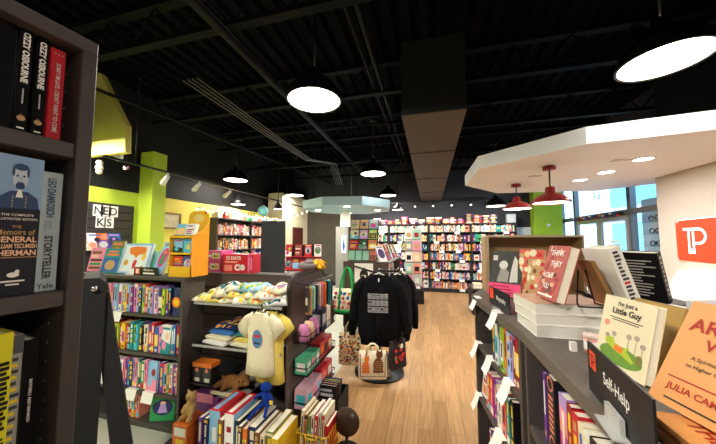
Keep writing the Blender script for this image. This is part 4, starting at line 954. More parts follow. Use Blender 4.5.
# orange box with tan plush on it
o = MB().box((-1.875, 1.72, ZD), (-1.745, 1.90, .235), mat('orange_box_art', 'ec7328', rough=.4, var=.35, scale=14)).rect((-1.875, 1.72, ZD), X3, Z3, .015, .10, .115, .16, col('white')).rect((-1.875, 1.72, ZD), X3, Z3, .03, .02, .10, .08, col('yellow')).build('toy_box')
tag(o, 'orange toy box under the tan plush at the corner of the deck', 'box')
PT = mat('plush_tan', 'd9b478', rough=1, var=.3, scale=45, bump=.6, spec=.1)
plush('plush_toy', [('b', (0, 0, .09), (.052, .045, .085)), ('b', (.005, -.012, .20), (.05, .045, .045)), ('b', (-.035, 0, .245), (.016, .01, .016)), ('b', (.042, 0, .245), (.016, .01, .016)), ('t', [(-.04, -.02, .12), (-.055, -.05, .06)], [.02, .017]), ('t', [(.04, -.02, .12), (.055, -.05, .06)], [.02, .017]), ('t', [(-.03, -.03, .03), (-.05, -.09, .02)], [.026, .02]), ('t', [(.03, -.03, .03), (.05, -.09, .02)], [.026, .02])], PT, T(-1.81, 1.815, .235) @ Matrix.Scale(.8, 4), 'tan plush toy sitting upright on the orange toy box',
      extra=[('eyes', lambda q: q.ball((-.014, -.053, .21), .006, BLKMAT, 8).ball((.024, -.053, .21), .006, BLKMAT, 8)), ('nose', lambda q: q.ball((.005, -.058, .195), .007, col('brown'), 8))])
o = MB().box((-1.93, 1.97, ZD), (-1.70, 2.07, .33), mat('purple_box_art', '8c3f8f', rough=.4, var=.4, scale=12)).rect((-1.93, 1.97, ZD), X3, Z3, .02, .2, .18, .27, col('pink')).build('toy_box'); tag(o, 'purple and pink toy box behind the tan plush', 'box')
o = MB().box((-1.05, 1.705, ZD), (-1.01, 1.718, .14), col('red')).box((-1.05, 1.705, .14), (-1.01, 1.718, .17), col('white')).build('tin'); tag(o, 'small red and white tin before the yellow book on the deck', 'tin')
# ---- on the fixture top: pink boxes, red advent boxes, black board
ZT = 1.2625
PK = mat('pink_carton', 'e2559a', rough=.4, var=.08); RD = mat('red_carton', 'd42a3a', rough=.4, var=.05)
def carton(x0, x1, z0, z1, mt, label, fn=None, y0=2.44, y1=2.62):
    b = MB().box((x0, y0, z0), (x1, y1, z1), mt)
    if fn: fn(b, (x0, y0, z0), x1-x0, z1-z0)
    o = b.build('gift_box'); tag(o, label, 'box'); return o
def pinkart(b, o, w, h):
    b.rect(o, X3, Z3, w*.42, h*.25, w*.92, h*.8, col('cream')); b.disc(o, X3, Z3, w*.58, h*.5, w*.08, h*.14, col('green'), .001); b.disc(o, X3, Z3, w*.75, h*.5, w*.08, h*.14, col('salmon'), .001); b.rect(o, X3, Z3, w*.06, h*.4, w*.36, h*.6, col('white'))
def redart(b, o, w, h):
    b.text('12 DAYS', o, X3, Z3, w*.45, h*.8, h*.2, WH, wmax=w*.72, bold=.04); b.rect(o, X3, Z3, w*.1, h*.55, w*.6, h*.62, col('peach'))
    b.disc(o, X3, Z3, w*.62, h*.30, w*.13, h*.18, WH); b.disc(o, X3, Z3, w*.80, h*.30, w*.11, h*.16, WH); b.disc(o, X3, Z3, w*.62, h*.3, w*.06, h*.08, RD, .001)
    b.rect(o, X3, Z3, w*.08, h*.1, w*.4, h*.42, col('salmon'))
x1, x2 = atY(203, 260, 2.44).x, atY(221.5, 260, 2.44).x
carton(x1, x2-.01, ZT, ZT+.115, PK, 'pink gift box, the lower of two stacked beside the red boxes', pinkart); carton(x1+.035, x2+.004-.01, ZT+.1155, ZT+.225, PK, 'pink gift box, the upper of two stacked beside the red boxes', pinkart)
x3, x4 = atY(222.5, 260, 2.44).x, atY(247.5, 260, 2.44).x
carton(x3, x4, ZT, ZT+.19, RD, 'red advent box with white wording on the fixture top', redart)
for k in range(2):
    xx = x4+.002+.03*k; o = MB().box((xx, 2.44, ZT), (xx+.028, 2.62, ZT+.19), RD if k else PK).rect((xx, 2.44, ZT), X3, Z3, .006, .03, .022, .16, col('pink')).build('gift_box'); tag(o, ['slim pink box edge against the red advent box', 'slim red box edge next to the black board'][k], 'box')
e = empty('display_board', (atY(272.5, 275, 2.46).x-.01, 2.47, ZT)); tag(e, 'blank slate black display board standing upright on the fixture top', 'display board')
SLATE = mat('slate_board', '33363b', rough=.6, var=.05)
bx('panel', (-.135, 0, .012), (.135, .012, .53), SLATE, e); bx('foot', (-.14, -.03, 0), (.14, .08, .012), mat('acrylic_foot', 'b9b9b4', rough=.2), e)
# ---- aisle side: slatwall accessories on the end panel
RK = mat('rack_wire', '2b2929', rough=.35, metal=.5)
def tray(z, lab):
    e = empty('wire_tray', (-1.095, 2.10, z)); b = MB()
    x1 = .125; L_ = .66
    for zz in (0, .06): b.tube([(0, 0, zz), (x1, 0, zz), (x1, L_, zz), (0, L_, zz)], .004, RK, 6, True)
    b.build('rim', e)
    b = MB()
    for k in range(12): b.tube([(0, L_*k/11, 0), (x1, L_*k/11, 0), (x1, L_*k/11, .06)], .0025, RK, 5)
    b.build('wire_grid', e)
    bx('floor_plate', (.002, .003, -.003), (x1-.002, L_-.003, 0), METBLK, e)
    tag(e, lab, 'wire tray', 'wire trays on the fixture end panel'); return e
tray(.762, 'black wire tray with pink pouches, highest on the fixture\'s aisle side'); tray(.505, 'black wire tray with green and red boxes, middle of the fixture\'s aisle side'); tray(.235, 'black wire tray with pink and white boxes, lowest on the fixture\'s aisle side')
def smallbox(y, z, w_, d_, h, mt, label, grp, art=None, name='gift_box', cat='box', x=-1.088):
    b = MB().box((x, y, z), (x+w_, y+d_, z+h), mt)
    b.rect((x+w_, y, z), Y3, Z3, d_*.15, h*.2, d_*.85, h*.75, art or col('white')); b.rect((x, y, z), X3, Z3, w_*.15, h*.2, w_*.85, h*.75, art or col('white'))
    o = b.build(name); tag(o, label, cat, grp); return o
GRN = mat('green_carton', '57b98d', rough=.4, var=.15); PKW = mat('pink_white_carton', 'eab9c8', rough=.4, var=.15)
for k in range(3):
    smallbox(2.115+.092*k, .508, .105, .085, .12, GRN, f'mint green box, {nth(k+1)} from the shop front in the middle wire tray', 'boxes in the middle wire tray', col('white') if k != 1 else col('pink'))
for k in range(3):
    smallbox(2.40+.105*k, .508, .10, .098, .145, mat('red_print_carton', 'c6383c', rough=.4, var=.3, scale=20), f'red patterned box, {nth(k+1)} behind the mint boxes in the middle tray', 'boxes in the middle wire tray', [col('orange'), col('black'), col('cream')][k])
for k in range(3):
    smallbox(2.115+.105*k, .238, .11, .1, .15, PKW, f'pink and white box, {nth(k+1)} from the shop front in the lowest wire tray', 'boxes in the lowest wire tray', [col('turquoise'), col('pink'), col('skyblue')][k])
for k in range(2):
    smallbox(2.45+.14*k, .238, .1, .13, .17, RD, f'red box, {nth(k+1)} behind the pink and white boxes in the lowest tray', 'boxes in the lowest wire tray', [col('salmon'), col('white')][k])
def pouch(y, z, c, label):
    b = MB().loft([((.06, 0, 0), (.045, 0, 0), (0, .04, 0)), ((.06, 0, .05), (.052, 0, 0), (0, .046, 0)), ((.06, 0, .10), (.046, 0, 0), (0, .036, 0)), ((.06, 0, .135), (.035, 0, 0), (0, .012, 0))], c, 16, wob=.006); o = b.build('pouch', loc=(-1.09, y, z)); tag(o, label, 'pouch', 'pouches in the highest wire tray'); return o
PKP = mat('pink_fabric', 'd687b8', rough=.8, var=.25, scale=30)
pouch(2.15, .765, PKP, 'pink fabric pouch, nearest the shop front in the highest wire tray'); pouch(2.25, .765, mat('peach_fabric', 'ecc0a0', rough=.8, var=.25), 'peach fabric pouch between two pink pouches in the highest tray'); pouch(2.35, .765, PKP, 'pink fabric pouch, second of its colour in the highest wire tray')
smallbox(2.42, .765, .11, .11, .19, mat('navy_tin', '2c3350', rough=.4), 'navy box behind the pouches in the highest wire tray', None, col('silver')); smallbox(2.54, .765, .11, .10, .2, col('white'), 'white box behind the navy box in the highest wire tray', None, col('cream')); smallbox(2.65, .765, .11, .1, .22, mat('brown_card', '6d5548'), 'brown card box at the far end of the highest wire tray', None, col('black'))
# hanging bookmarks and key fobs
MB().tube([(-1.09, 2.12, 1.235), (-1.0, 2.12, 1.235), (-1.0, 2.74, 1.235), (-1.09, 2.74, 1.235)], .006, RK, 6).build('accessory_rail', g)
hc = ['charcoal', 'tan', 'mint', 'grey', 'navy', 'cream', 'lilac', 'pink', 'orange', 'brown', 'black', 'teal', 'silver', 'maroon']
for k in range(14):
    y = 2.14+.042*k; L_ = [.20, .23, .19, .22, .24, .18, .21][k % 7]; x = -1.0
    b = MB(); b.tube([(x, y, 1.243), (x, y, 1.2)], .0025, CHROME, 5); b.box((x-.014-.02*(k % 2), y-.006, 1.2-L_), (x+.014+.012*(k % 3), y+.006, 1.2), col(hc[k]), bev=.003); b.rect((x-.01, y-.006, 1.2-L_), X3, Z3, 0, L_*.3, .018, L_*.6, col(hc[(k+5) % 14]), .001)
    o = b.build('hanging_accessory'); tag(o, f'{hc[k]} hanging accessory, {nth(k+1)} from the shop front on the end panel rail', 'accessory', 'accessories hanging on the end panel')
b = MB(); OP = mat('plush_orange', 'f0a020', rough=1, var=.3, bump=.5)
for k in range(9):
    a = R(40*k); b.tube([(0, 0, .05), (.055*math.cos(a), .055*math.sin(a), .05+.03*math.sin(k*2.2)), (.09*math.cos(a), .09*math.sin(a), .02+.04*(k % 2))], [.03, .022, .01], OP, 8)
b.ball((0, 0, .06), .045, OP, 12); o = b.build('plush_toy', loc=(-1.1175, 2.62, 1.30)); tag(o, 'spiky orange plush toy sitting on top of the rounded end panel', 'plush toy')
b = MB(); b.ball((0, 0, .04), (.09, .07, .04), mat('grey_knit', '7c7272', rough=1, var=.4, bump=.5), 14); b.ball((.02, 0, .07), (.05, .05, .03), mat('grey_knit', '7c7272'), 10); o = b.build('knit_hat', loc=(-1.118, 2.38, 1.318)); tag(o, 'grey knitted hat lying on the top of the rounded end panel', 'hat')
# floor level: photo book bin, wire basket
e = empty('book_bin', (-1.08, 2.32, 0)); tag(e, 'black bin of magazines on the floor beside the fixture\'s aisle side', 'bin')
b = MB(); W_, D_, H_ = .30, .30, .22
b.box((0, 0, 0), (W_, D_, .01), BLKMAT).box((0, 0, 0), (W_, .012, H_), BLKMAT).box((0, D_-.012, 0), (W_, D_, H_), BLKMAT).box((0, .012, 0), (.012, D_-.012, H_), BLKMAT).box((W_-.012, .012, 0), (W_, D_-.012, H_), BLKMAT); b.build('body', e)
for k in range(5):
    c = ['black', 'maroon', 'charcoal', 'olive', 'navy'][k]; b = book_mb(.018, .30, .22, col(c)); cover_art(b, .018, .30, .22, 200+k, ['black', 'maroon', 'lilac', 'tan', 'olive', 'silver'])
    o = b.build('magazine', mw=face_mw((-.93, 2.365+.035*k, .011), 0, .12, .018, .22)); tag(o, f'{c} picture magazine, {nth(k+1)} from the front in the black bin', 'magazine', 'magazines in the black bin')
YW = mat('yellow_wire', 'f0c81e', rough=.4, var=.05)
e = empty('wire_basket', (-.975, 1.93, 0), -.03); tag(e, 'yellow wire basket full of thin books on the floor beside the fixture', 'basket')
def rect_ring(w_, d_, z): return [(0, 0, z), (w_, 0, z), (w_, d_, z), (0, d_, z)]
b = MB(); BWd, BDd = .24, .27
for z in (.008, .09, .19): b.tube(rect_ring(BWd, BDd, z), .005, YW, 6, True)
for k in range(7): b.tube([(BWd*k/6, 0, .008), (BWd*k/6, 0, .19)], .003, YW, 5).tube([(BWd*k/6, BDd, .008), (BWd*k/6, BDd, .19)], .003, YW, 5).tube([(BWd*k/6, 0, .008), (BWd*k/6, BDd, .008)], .003, YW, 5)
for k in range(7): b.tube([(0, BDd*k/6, .008), (0, BDd*k/6, .19)], .003, YW, 5).tube([(BWd, BDd*k/6, .008), (BWd, BDd*k/6, .19)], .003, YW, 5)
b.build('wire_body', e)
MB().tube([(BWd*.3, 0, .19), (BWd*.33, -.008, .175), (BWd*.5, -.012, .168), (BWd*.67, -.008, .175), (BWd*.7, 0, .19)], .005, YW, 6).build('handle', e)
bc = ['cream', 'tan', 'olive', 'white', 'red', 'white', 'cream', 'red']
for k in range(8):
    h = [.32, .30, .29, .31, .30, .33, .32, .24][k]; t = [.022, .02, .022, .022, .02, .018, .02, .024][k]
    b = book_mb(t, h, .2, col(bc[k])); spine_deco(b, t, h, k % 5, ink_for(bc[k]), col(['orange', 'black', 'green', 'pink', 'white', 'black', 'red', 'white'][k]))
    o = b.build('book', mw=T(-.965+.0275*k, 1.96, .013) @ RZ(-.05) @ RY(.05)); tag(o, f'thin {bc[k]} book, {nth(k+1)} from the fixture in the yellow wire basket', 'book', 'thin books in the yellow basket')
e = empty('round_floor_sign', (-.645, 2.12, 0)); tag(e, 'dark round plaque on a short stand beside the wire basket', 'plaque')
MB().lathe([(.09, 0), (.09, .008), (.012, .014), (.012, .11)], METBLK, n=20).build('stand', e)
MB().lathe([(.10, -.006), (.10, .006)], mat('brown_plaque', '4f4038', rough=.3), T(0, 0, .205) @ RX(R(80)), 24).build('disc', e)
# ================================================================ SWEATSHIRT AND TOTE RACK
e = empty('merchandise_rack', (-.63, 3.42, 0)); tag(e, 'black metal floor rack carrying the sweatshirts and tote bags', 'rack')
MB().lathe([(.30, 0), (.30, .02), (.05, .03), (.03, .05)], METBLK, n=28).build('base_plate', e)
MB().tube([(0, 0, .04), (0, 0, 1.24)], .022, METBLK, 10).build('post', e)
MB().tube([(0, 0, 1.235), (.03, -.16, 1.235)], .012, METBLK, 8).build('arm', e); MB().tube([(0, 0, 1.22), (.26, -.02, 1.22)], .012, METBLK, 8).build('arm', e)
MB().tube([(0, 0, 1.18), (-.33, -.06, 1.28)], .012, METBLK, 8).build('arm', e); MB().tube([(0, 0, .62), (-.36, -.05, .62)], .012, METBLK, 8).build('arm', e); MB().tube([(0, 0, .60), (.05, -.26, .60)], .012, METBLK, 8).build('arm', e)
bx('shelf', (-.54, -.20, .70), (-.15, .06, .72), METBLK, e); bx('bracket_panel', (-.42, -.10, .44), (-.28, -.08, .70), mat('navy_panel', '232a3c'), e)
FLE = mat('black_fleece', '121214', rough=.95, var=.25, scale=24, bump=.25, spec=.12)
FLC = mat('black_rib', '0d0d0f', rough=.95, var=.3, scale=60, stretch=(6, 6, 1), bump=.3, spec=.1)
def sweatshirt(loc, rz, label, print_=True):
    s = empty('sweatshirt', loc, rz); b = MB(); D = .075
    b.loft([((0, 0, -.74), (.225, 0, 0), (0, D, 0)), ((0, 0, -.68), (.25, 0, 0), (0, D*1.15, 0)), ((0, 0, -.5), (.255, 0, 0), (0, D*1.1, 0)), ((0, 0, -.3), (.245, 0, 0), (0, D, 0)), ((0, 0, -.15), (.235, 0, 0), (0, D*.9, 0)), ((0, 0, -.075), (.20, 0, 0), (0, D*.8, 0)), ((0, 0, -.03), (.14, 0, 0), (0, D*.7, 0)), ((0, 0, 0), (.095, 0, 0), (0, D*.6, 0))], FLE, 40, wob=.012, sq=.85)
    b.build('body', s)
    MB().loft([((0, 0, -.80), (.215, 0, 0), (0, D*.95, 0)), ((0, 0, -.735), (.225, 0, 0), (0, D*1.0, 0))], FLC, 40, wob=.008).build('hem_band', s)
    for k in (-1, 1):
        b = MB(); b.loft([((k*.16, 0, -.06), (.03*k, 0, .05), (0, D*.75, 0)), ((k*.24, 0, -.15), (.06*k, 0, .03), (0, D*.8, 0)), ((k*.285, .0, -.32), (.062*k, 0, .01), (0, D*.75, 0)), ((k*.305, -.01, -.5), (.055*k, 0, .008), (0, D*.65, 0)), ((k*.315, -.015, -.64), (.05*k, 0, .006), (0, D*.6, 0))], FLE, 20, wob=.012); b.build('sleeve', s)
        MB().loft([((k*.315, -.015, -.635), (.042*k, 0, 0), (0, D*.5, 0)), ((k*.318, -.015, -.70), (.036*k, 0, 0), (0, D*.45, 0))], FLC, 20).build('cuff', s)
    MB().tube([(.1*math.cos(a), D*.6*math.sin(a), .004-.02*max(0, -math.sin(a))) for a in [R(20*k) for k in range(18)]], .011, FLC, 8, True).build('collar', s)
    h = MB(); h.tube([(-.17, 0, -.055), (-.05, 0, .0), (0, 0, .02), (.05, 0, .0), (.17, 0, -.055)], .009, col('white'), 8); h.tube([(0, 0, .02), (0, 0, .06), (.02, 0, .085), (.035, 0, .065)], .005, CHROME, 6); h.build('hanger', s)
    if print_:
        q = MB(); rs = random.Random(8); y = -D*1.17; G = col('silver')
        for r_ in range(3):
            for c in range(5):
                x0 = -.115+.047*c; z0 = -.20-.075*r_; 
                q.rect((0, y, 0), X3, Z3, x0, z0-.06, x0+.04, z0, G, .001)
                q.rect((0, y, 0), X3, Z3, x0+.005, z0-.052, x0+.035, z0-.008, BLKMAT, .002)
                q.rect((0, y, 0), X3, Z3, x0+.011, z0-.045, x0+.029, z0-.014-.008*rs.randrange(3), G, .003); q.rect((0, y, 0), X3, Z3, x0+.017, z0-.038, x0+.023, z0-.028, BLKMAT, .004)
        q.rect((0, -D*.72, -.05), X3, Z3, .0, -.02, .014, .02, col('white'), .001)
        for v in q.v: v.y += D*1.17-D*1.17*max(.05, 1-(v.x/.27)**2)**.45-.03
        q.build('chest_print', s)
    tag(s, label, 'sweatshirt'); return s
sweatshirt((-.595, 3.24, 1.19), .08, 'black sweatshirt with a white block print, facing the aisle entrance on a white hanger')
sweatshirt((-.40, 3.42, 1.175), .95, 'plain side-on black sweatshirt hung behind the printed one', False)
def tote(name, loc, rz, w, h, d, mt, label, strap, fn=None, hl=.28, base=None, tilt=0.):
    e = empty(name, mw=T(*loc) @ RZ(rz) @ RX(-tilt)); b = MB()
    b.loft([((0, 0, 0), (w/2, 0, 0), (0, d/2, 0)), ((0, 0, h*.06), (w/2*1.03, 0, 0), (0, d/2*1.05, 0)), ((0, 0, h*.5), (w/2, 0, 0), (0, d/2*.95, 0)), ((0, 0, h), (w/2*.98, 0, 0), (0, d/2*.55, 0))], mt, 28, wob=.006, sq=.45); b.build('bag_body', e)
    for s_ in (-1, 1):
        y = s_*d/2*.6; b = MB(); x = w*.24; pts = [(-x, y, h*.0+.02 if base else h*.86)]
        if base: pts = [(-x, s_*d/2*1.07, .03), (-x, s_*d/2*1.0, h*.55), (-x, s_*d/2*.66, h)]
        pts += [(-x*.8, y*.8, h+hl*.5), (-x*.35, y*.4, h+hl*.92), (0, y*.3, h+hl), (x*.35, y*.4, h+hl*.92), (x*.8, y*.8, h+hl*.5)]
        if base: pts += [(x, s_*d/2*.66, h), (x, s_*d/2*1.0, h*.55), (x, s_*d/2*1.07, .03)]
        else: pts += [(x, y, h*.86)]
        b.tube(pts, .013 if base else .010, strap, 8); b.build('strap', e)
    if base: MB().loft([((0, 0, -.004), (w/2*1.03, 0, 0), (0, d/2*1.05, 0)), ((0, 0, h*.14), (w/2*1.06, 0, 0), (0, d/2*1.12, 0))], base, 28, sq=.45).build('base_band', e)
    if fn: q = MB(); fn(q, w, h, d); q.build('printed_pattern', e)
    tag(e, label, 'tote bag'); return e
CANV = mat('cream_canvas', 'ece0c4', rough=.95, var=.12, scale=60, bump=.2, spec=.1)
def fruit(q, w, h, d):
    rs = random.Random(2)
    for sx in range(6):
        for sz in range(4):
            x = -w*.43+w*.17*sx+rs.uniform(-.006, .006)+(w*.05 if sz % 2 else 0); z = h*(.24+.2*sz)+rs.uniform(-.006, .006)
            if abs(x) > w*.45: continue
            y = -d/2*(1.07-.45*max(0, z/h-.45)/.55)
            c = ['red', 'orange', 'salmon', 'green', 'maroon', 'blue', 'red', 'orange'][rs.randrange(8)]
            q.disc((0, y, 0), X3, Z3, x, z, .021, .017, col(c), .003, 10); q.disc((0, y, 0), X3, Z3, x+.012, z+.016, .009, .006, col('green'), .004, 8)
tote('tote_bag', (-1.0, 3.30, .724), -.06, .33, .27, .16, CANV, 'cream tote with fruit print and green straps on the rack', mat('green_webbing', '23a455', rough=.8, var=.1, scale=80, bump=.2), fruit, hl=.27, base=mat('green_webbing', '23a455'))
MB().tube([(-1.0, 3.30, 1.268), (-.63-.33+.02, 3.36, 1.284)], .006, METBLK, 6).build('hook', bpy.data.objects['merchandise_rack']).parent = None if False else bpy.data.objects['merchandise_rack']
bpy.data.objects['hook'].matrix_parent_inverse = Matrix.Translation((.63, -3.42, 0))
def floral(q, w, h, d):
    rs = random.Random(6)
    for k in range(90):
        x = rs.uniform(-.46, .46)*w; z = rs.uniform(.08, .92)*h; y = -d/2*(1.07-.45*max(0, z/h-.45)/.55)
        q.disc((0, y, 0), X3, Z3, x, z, rs.uniform(.008, .02), rs.uniform(.006, .014), col(rs.choice(['brown', 'navy', 'orange', 'tan', 'crimson', 'charcoal', 'olive'])), .003+.0002*k, 9)
tote('tote_bag', (-.94, 3.22, .14), .12, .27, .36, .07, mat('tan_canvas', 'd8bf95', rough=.95, var=.12, scale=60), 'tan tote with dark floral print hanging low on the rack', mat('tan_webbing', 'b99b6c'), floral, hl=.13)
def cats(q, w, h, d):
    def cat(cx, cz, s_, c, L):
        y = -d/2*1.07; q.disc((0, y, 0), X3, Z3, cx, cz, .05*s_, .075*s_, c, L); q.disc((0, y, 0), X3, Z3, cx+.012*s_, cz+.10*s_, .034*s_, .032*s_, c, L)
        for k in (-1, 1): q.poly((0, y, 0), X3, Z3, [(cx+.012*s_+k*.03*s_, cz+.11*s_), (cx+.012*s_+k*.026*s_, cz+.155*s_), (cx+.012*s_+k*.006*s_, cz+.128*s_)][::k], c, L)
        q.poly((0, y, 0), X3, Z3, [(cx-.05*s_, cz-.07*s_), (cx+.05*s_, cz-.07*s_), (cx+.05*s_, cz-.04*s_), (cx-.05*s_, cz-.04*s_)], c, L)
    cat(-.075, .13, .85, col('orange'), .003); cat(.06, .15, 1.1, col('brown'), .003)
    y = -d/2*1.07
    for k in range(5): q.rect((0, y, 0), X3, Z3, .02, .10+.022*k, .10, .106+.022*k, col('tan'), .0045)
    for k in range(3): q.rect((0, y, 0), X3, Z3, -.11, .10+.025*k, -.04, .106+.025*k, col('salmon'), .0045)
    for s_ in (-1, 1): q.rect((0, y, 0), X3, Z3, s_*.135-.004, .03, s_*.135+.004, .27, col('brown'), .003)
    q.rect((0, y, 0), X3, Z3, -.135, .03, .135, .036, col('brown'), .003)
tote('tote_bag', (-.635, 3.05, .09), .26, .30, .30, .05, CANV, 'cream tote with an orange cat and a brown tabby, low on the rack', CANV, cats, hl=.07)
tote('tote_bag', (-.385, 3.26, .14), .85, .24, .32, .06, mat('dark_print_canvas', '2e2426', rough=.95, var=.3), 'dark tote with red print hanging at the aisle side of rack', mat('black_webbing', '222222'), lambda q, w, h, d: [q.disc((0, -d/2*1.07, 0), X3, Z3, random.uniform(-.09, .09), random.uniform(.05, .28), .022, .02, col(random.choice(['red', 'crimson', 'white', 'olive'])), .003+.0002*k, 9) for k in range(16)], hl=.14)
tote('tote_bag', (-.63, 3.22, .045), .2, .30, .26, .05, mat('plain_canvas', 'd9d2bd', rough=.95), 'plain cream tote peeking out below the cat tote', CANV, hl=.2)
# ================================================================ DISPLAY FIXTURE with face-out books (behind the rack)
FIX = mat('walnut_fixture', '54443a', rough=.5, var=.25, scale=8, stretch=(1, 1, 8))
X0, X1, Y0, Y1 = -1.60, -.74, 5.0, 7.0
e = empty('display_fixture'); tag(e, 'brown double-sided book fixture under the ring canopy with face-out books', 'shop fixture')
bx('core_panel', (X0+.38, Y0+.02, 0), (X1-.38, Y1, 1.18), FIX, e); bx('end_panel', (X0, Y0, 0), (X1, Y0+.02, 1.2), FIX, e); bx('end_panel', (X0, Y1, 0), (X1, Y1+.02, 1.2), FIX, e)
for z in (.08, .45, .82, 1.18): bx('shelf', (X0, Y0+.02, z-.025), (X1, Y1, z), DARKWOODH, e)
MB().prism([(Y0+.35, 1.18), (Y0+.37, 1.18), (Y0+.62, 2.02), (Y0+.60, 2.02)], 0, X0, X1-.28, FIX).build('sloping_back', e)
for k in range(4):
    z = 1.19+.21*k; y = Y0+.33+.0625*k
    bx('ledge', (X0, y-.06, z), (X1-.28, y+.03, z+.012), FIX, e)
MB().box((X0+.2, Y0-.045, .80), (X1-.2, Y0, .815), FIX).build('ledge', e)
rows = [(1.203, .19, [('mint', 'pale green card'), ('mint', 'pale green card'), ('mint', 'pale green card'), ('salmon', 'salmon red book')]), (1.413, .19, [('red', 'bright red book'), ('charcoal', 'charcoal book with pale border'), ('orange', 'orange book')]), (1.623, .19, [('cream', 'cream book with dark drawing'), ('lilac', 'grey lilac book'), ('lime', 'lime green book')]), (1.833, .19, [('peach', 'peach book'), ('tan', 'tan and orange book'), ('skyblue', 'pale blue book')])]
WR = X1-.28-X0
for r_, (z, h, its) in enumerate(rows):
    n = len(its); y = Y0+.33+.0625*r_-.03
    for k, (c, nm) in enumerate(its):
        w_ = WR/n*.86; face_book((X0+WR*(k+.5)/n, y, z), 0, .28, .012, h, w_, c, f'{nm}, {nth(k+1)} from the grey post, {nth(r_+1)} sloping ledge up', 300+r_*7+k, 'face-out books on the sloping display', art=(c != 'mint'))
o = MB().box((-1.37, Y0-.035, .816), (-1.02, Y0-.02, 1.17), PAPER).disc((-1.19, Y0-.035, .96), X3, Z3, 0, 0, .08, .1, BLKMAT).rect((-1.19, Y0-.035, .96), X3, Z3, -.03, .08, .03, .13, BLKMAT).rect((-1.19, Y0-.035, .93), X3, Z3, -.04, -.02, .04, .03, WH, .001).build('poster_card'); tag(o, 'white card with a black bag drawing on the fixture end', 'poster')
for k in range(9):   # slanted side-on books along the aisle side of the top
    c = ['white', 'brown', 'salmon', 'black', 'cream', 'maroon', 'white', 'tan', 'charcoal'][k]
    face_book((X1-.13, 5.22+.2*k, 1.181), R(62), .42, .022, .33, .24, c, f'{c} book leaning open-faced, {nth(k+1)} from the shop front along fixture top', 340+k, 'books leaning along the fixture top')
for k in range(7):
    c = ['white', 'salmon', 'black', 'cream', 'pink', 'tan', 'white'][k]
    face_book((X1-.13, 5.2+.26*k, .821), R(90), .2, .02, .26, .2, c, f'{c} face-out book, {nth(k+1)} from the shop front on fixture\'s aisle shelf', 360+k, 'books on the fixture aisle shelf')
# card spinner beyond it with a black base
e = empty('card_spinner', (-.40, 7.35, 0)); tag(e, 'tall card spinner with pink and grey cards on a black base', 'card rack')
bx('base_cabinet', (-.25, -.2, 0), (.22, .2, .32), BLKMAT, e); MB().tube([(0, 0, .32), (0, 0, 1.95)], .03, METBLK, 8).build('post', e)
bx('card_panel', (-.24, -.08, .42), (.18, .08, 1.9), mat('spinner_panel', 'd8cfc4', var=.2, scale=6), e)
for r_ in range(5):
    for c_ in range(2):
        o = bx('greeting_card', (-.63+.2*c_, 7.255, .46+.29*r_), (-.46+.2*c_, 7.262, .70+.29*r_), col(['pink', 'silver', 'mint', 'salmon', 'white', 'peach', 'grey', 'pink', 'white', 'mint'][r_*2+c_])); tag(o, f'greeting card, {nth(r_+1)} row up, {("first", "second")[c_]} column on the card spinner', 'greeting card', 'cards on the card spinner')
        b = MB(); b.rect((-.63+.2*c_, 7.255, .46+.29*r_), X3, Z3, .03, .05, .14, .17, col(['crimson', 'white', 'black', 'cream', 'tan'][(r_+c_) % 5])); q = b.build('picture'); q.parent = o
        bx('card_pocket', (-.24+.2*c_, -.10, .45+.29*r_), (-.05+.2*c_, -.08, .46+.29*r_), METBLK, e)
# red calendar rack behind the clothing fixture
e = empty('calendar_rack', (-1.95, 4.0, 0), .25); tag(e, 'black floor rack of red and white calendars behind the clothing fixture', 'rack')
bx('back_panel', (-.28, .05, 0), (.28, .07, 1.53), BLKMAT, e); bx('base_box', (-.28, -.25, 0), (.28, .05, .72), BLKMAT, e)
for z in (.85, 1.13, 1.33): bx('ledge', (-.28, -.07, z), (.28, .05, z+.012), mat('red_ledge', 'c43034'), e)
Mc = T(-1.95, 4.0, 0) @ RZ(.25); q_ = 0
for z, n, h in ((.862, 5, .25), (1.142, 5, .17), (1.342, 4, .19)):
    for k in range(n):
        c = ['red', 'white', 'crimson', 'peach', 'red'][(k+q_) % 5]; p = Mc @ Vector((-.22+.46*k/(n-1), -.02, z)); q_ += 1
        face_book(tuple(p), .25+[-.25, .1, -.1, .2, 0][k % 5], .15, .012, h, .11, c, f'{c} calendar, {nth(k+1)} from the black board side on {["lowest", "middle", "topmost"][[5, 10, 14].index(min(v for v in (5, 10, 14) if v >= q_))]} ledge of calendar rack', 400+q_, 'calendars on the calendar rack', name='calendar')
        o = COL.objects[:][-1]; o['category'] = 'calendar'
e = empty('plush_on_hook', (-2.19, 3.88, .98)); bpy.data.objects.remove(e)
# low black table near the back
e = bookcase('low_table', 'low black display table in the aisle before the back bookcases', 'table', .86, 1.75, 6.4, 7.1, .56, (.05, .3), BLKMAT, DARKWOODH, tside=.03, plinth=.05)
lt = random.Random(4)
for k in range(4):
    z = .561
    for j in range(3+k % 2):
        t = lt.uniform(.03, .045); c = ['white', 'maroon', 'cream', 'tan', 'charcoal', 'salmon', 'silver', 'white'][(k*3+j) % 8]
        b = MB().box((0, 0, 0), (.17, .22, t), col(c)); b.box((.003, -.0006, .004), (.167, 0, t-.004), PAGES); o = b.build('book', mw=T(.89+.205*k, 6.45, z) @ RZ(lt.uniform(-.06, .06))); z += t+.0005
        tag(o, f'{c} book lying {nth(j+1)} from the bottom of {nth(k+1)} stack from the aisle, low black table', 'book', 'stacked books on the low black table')
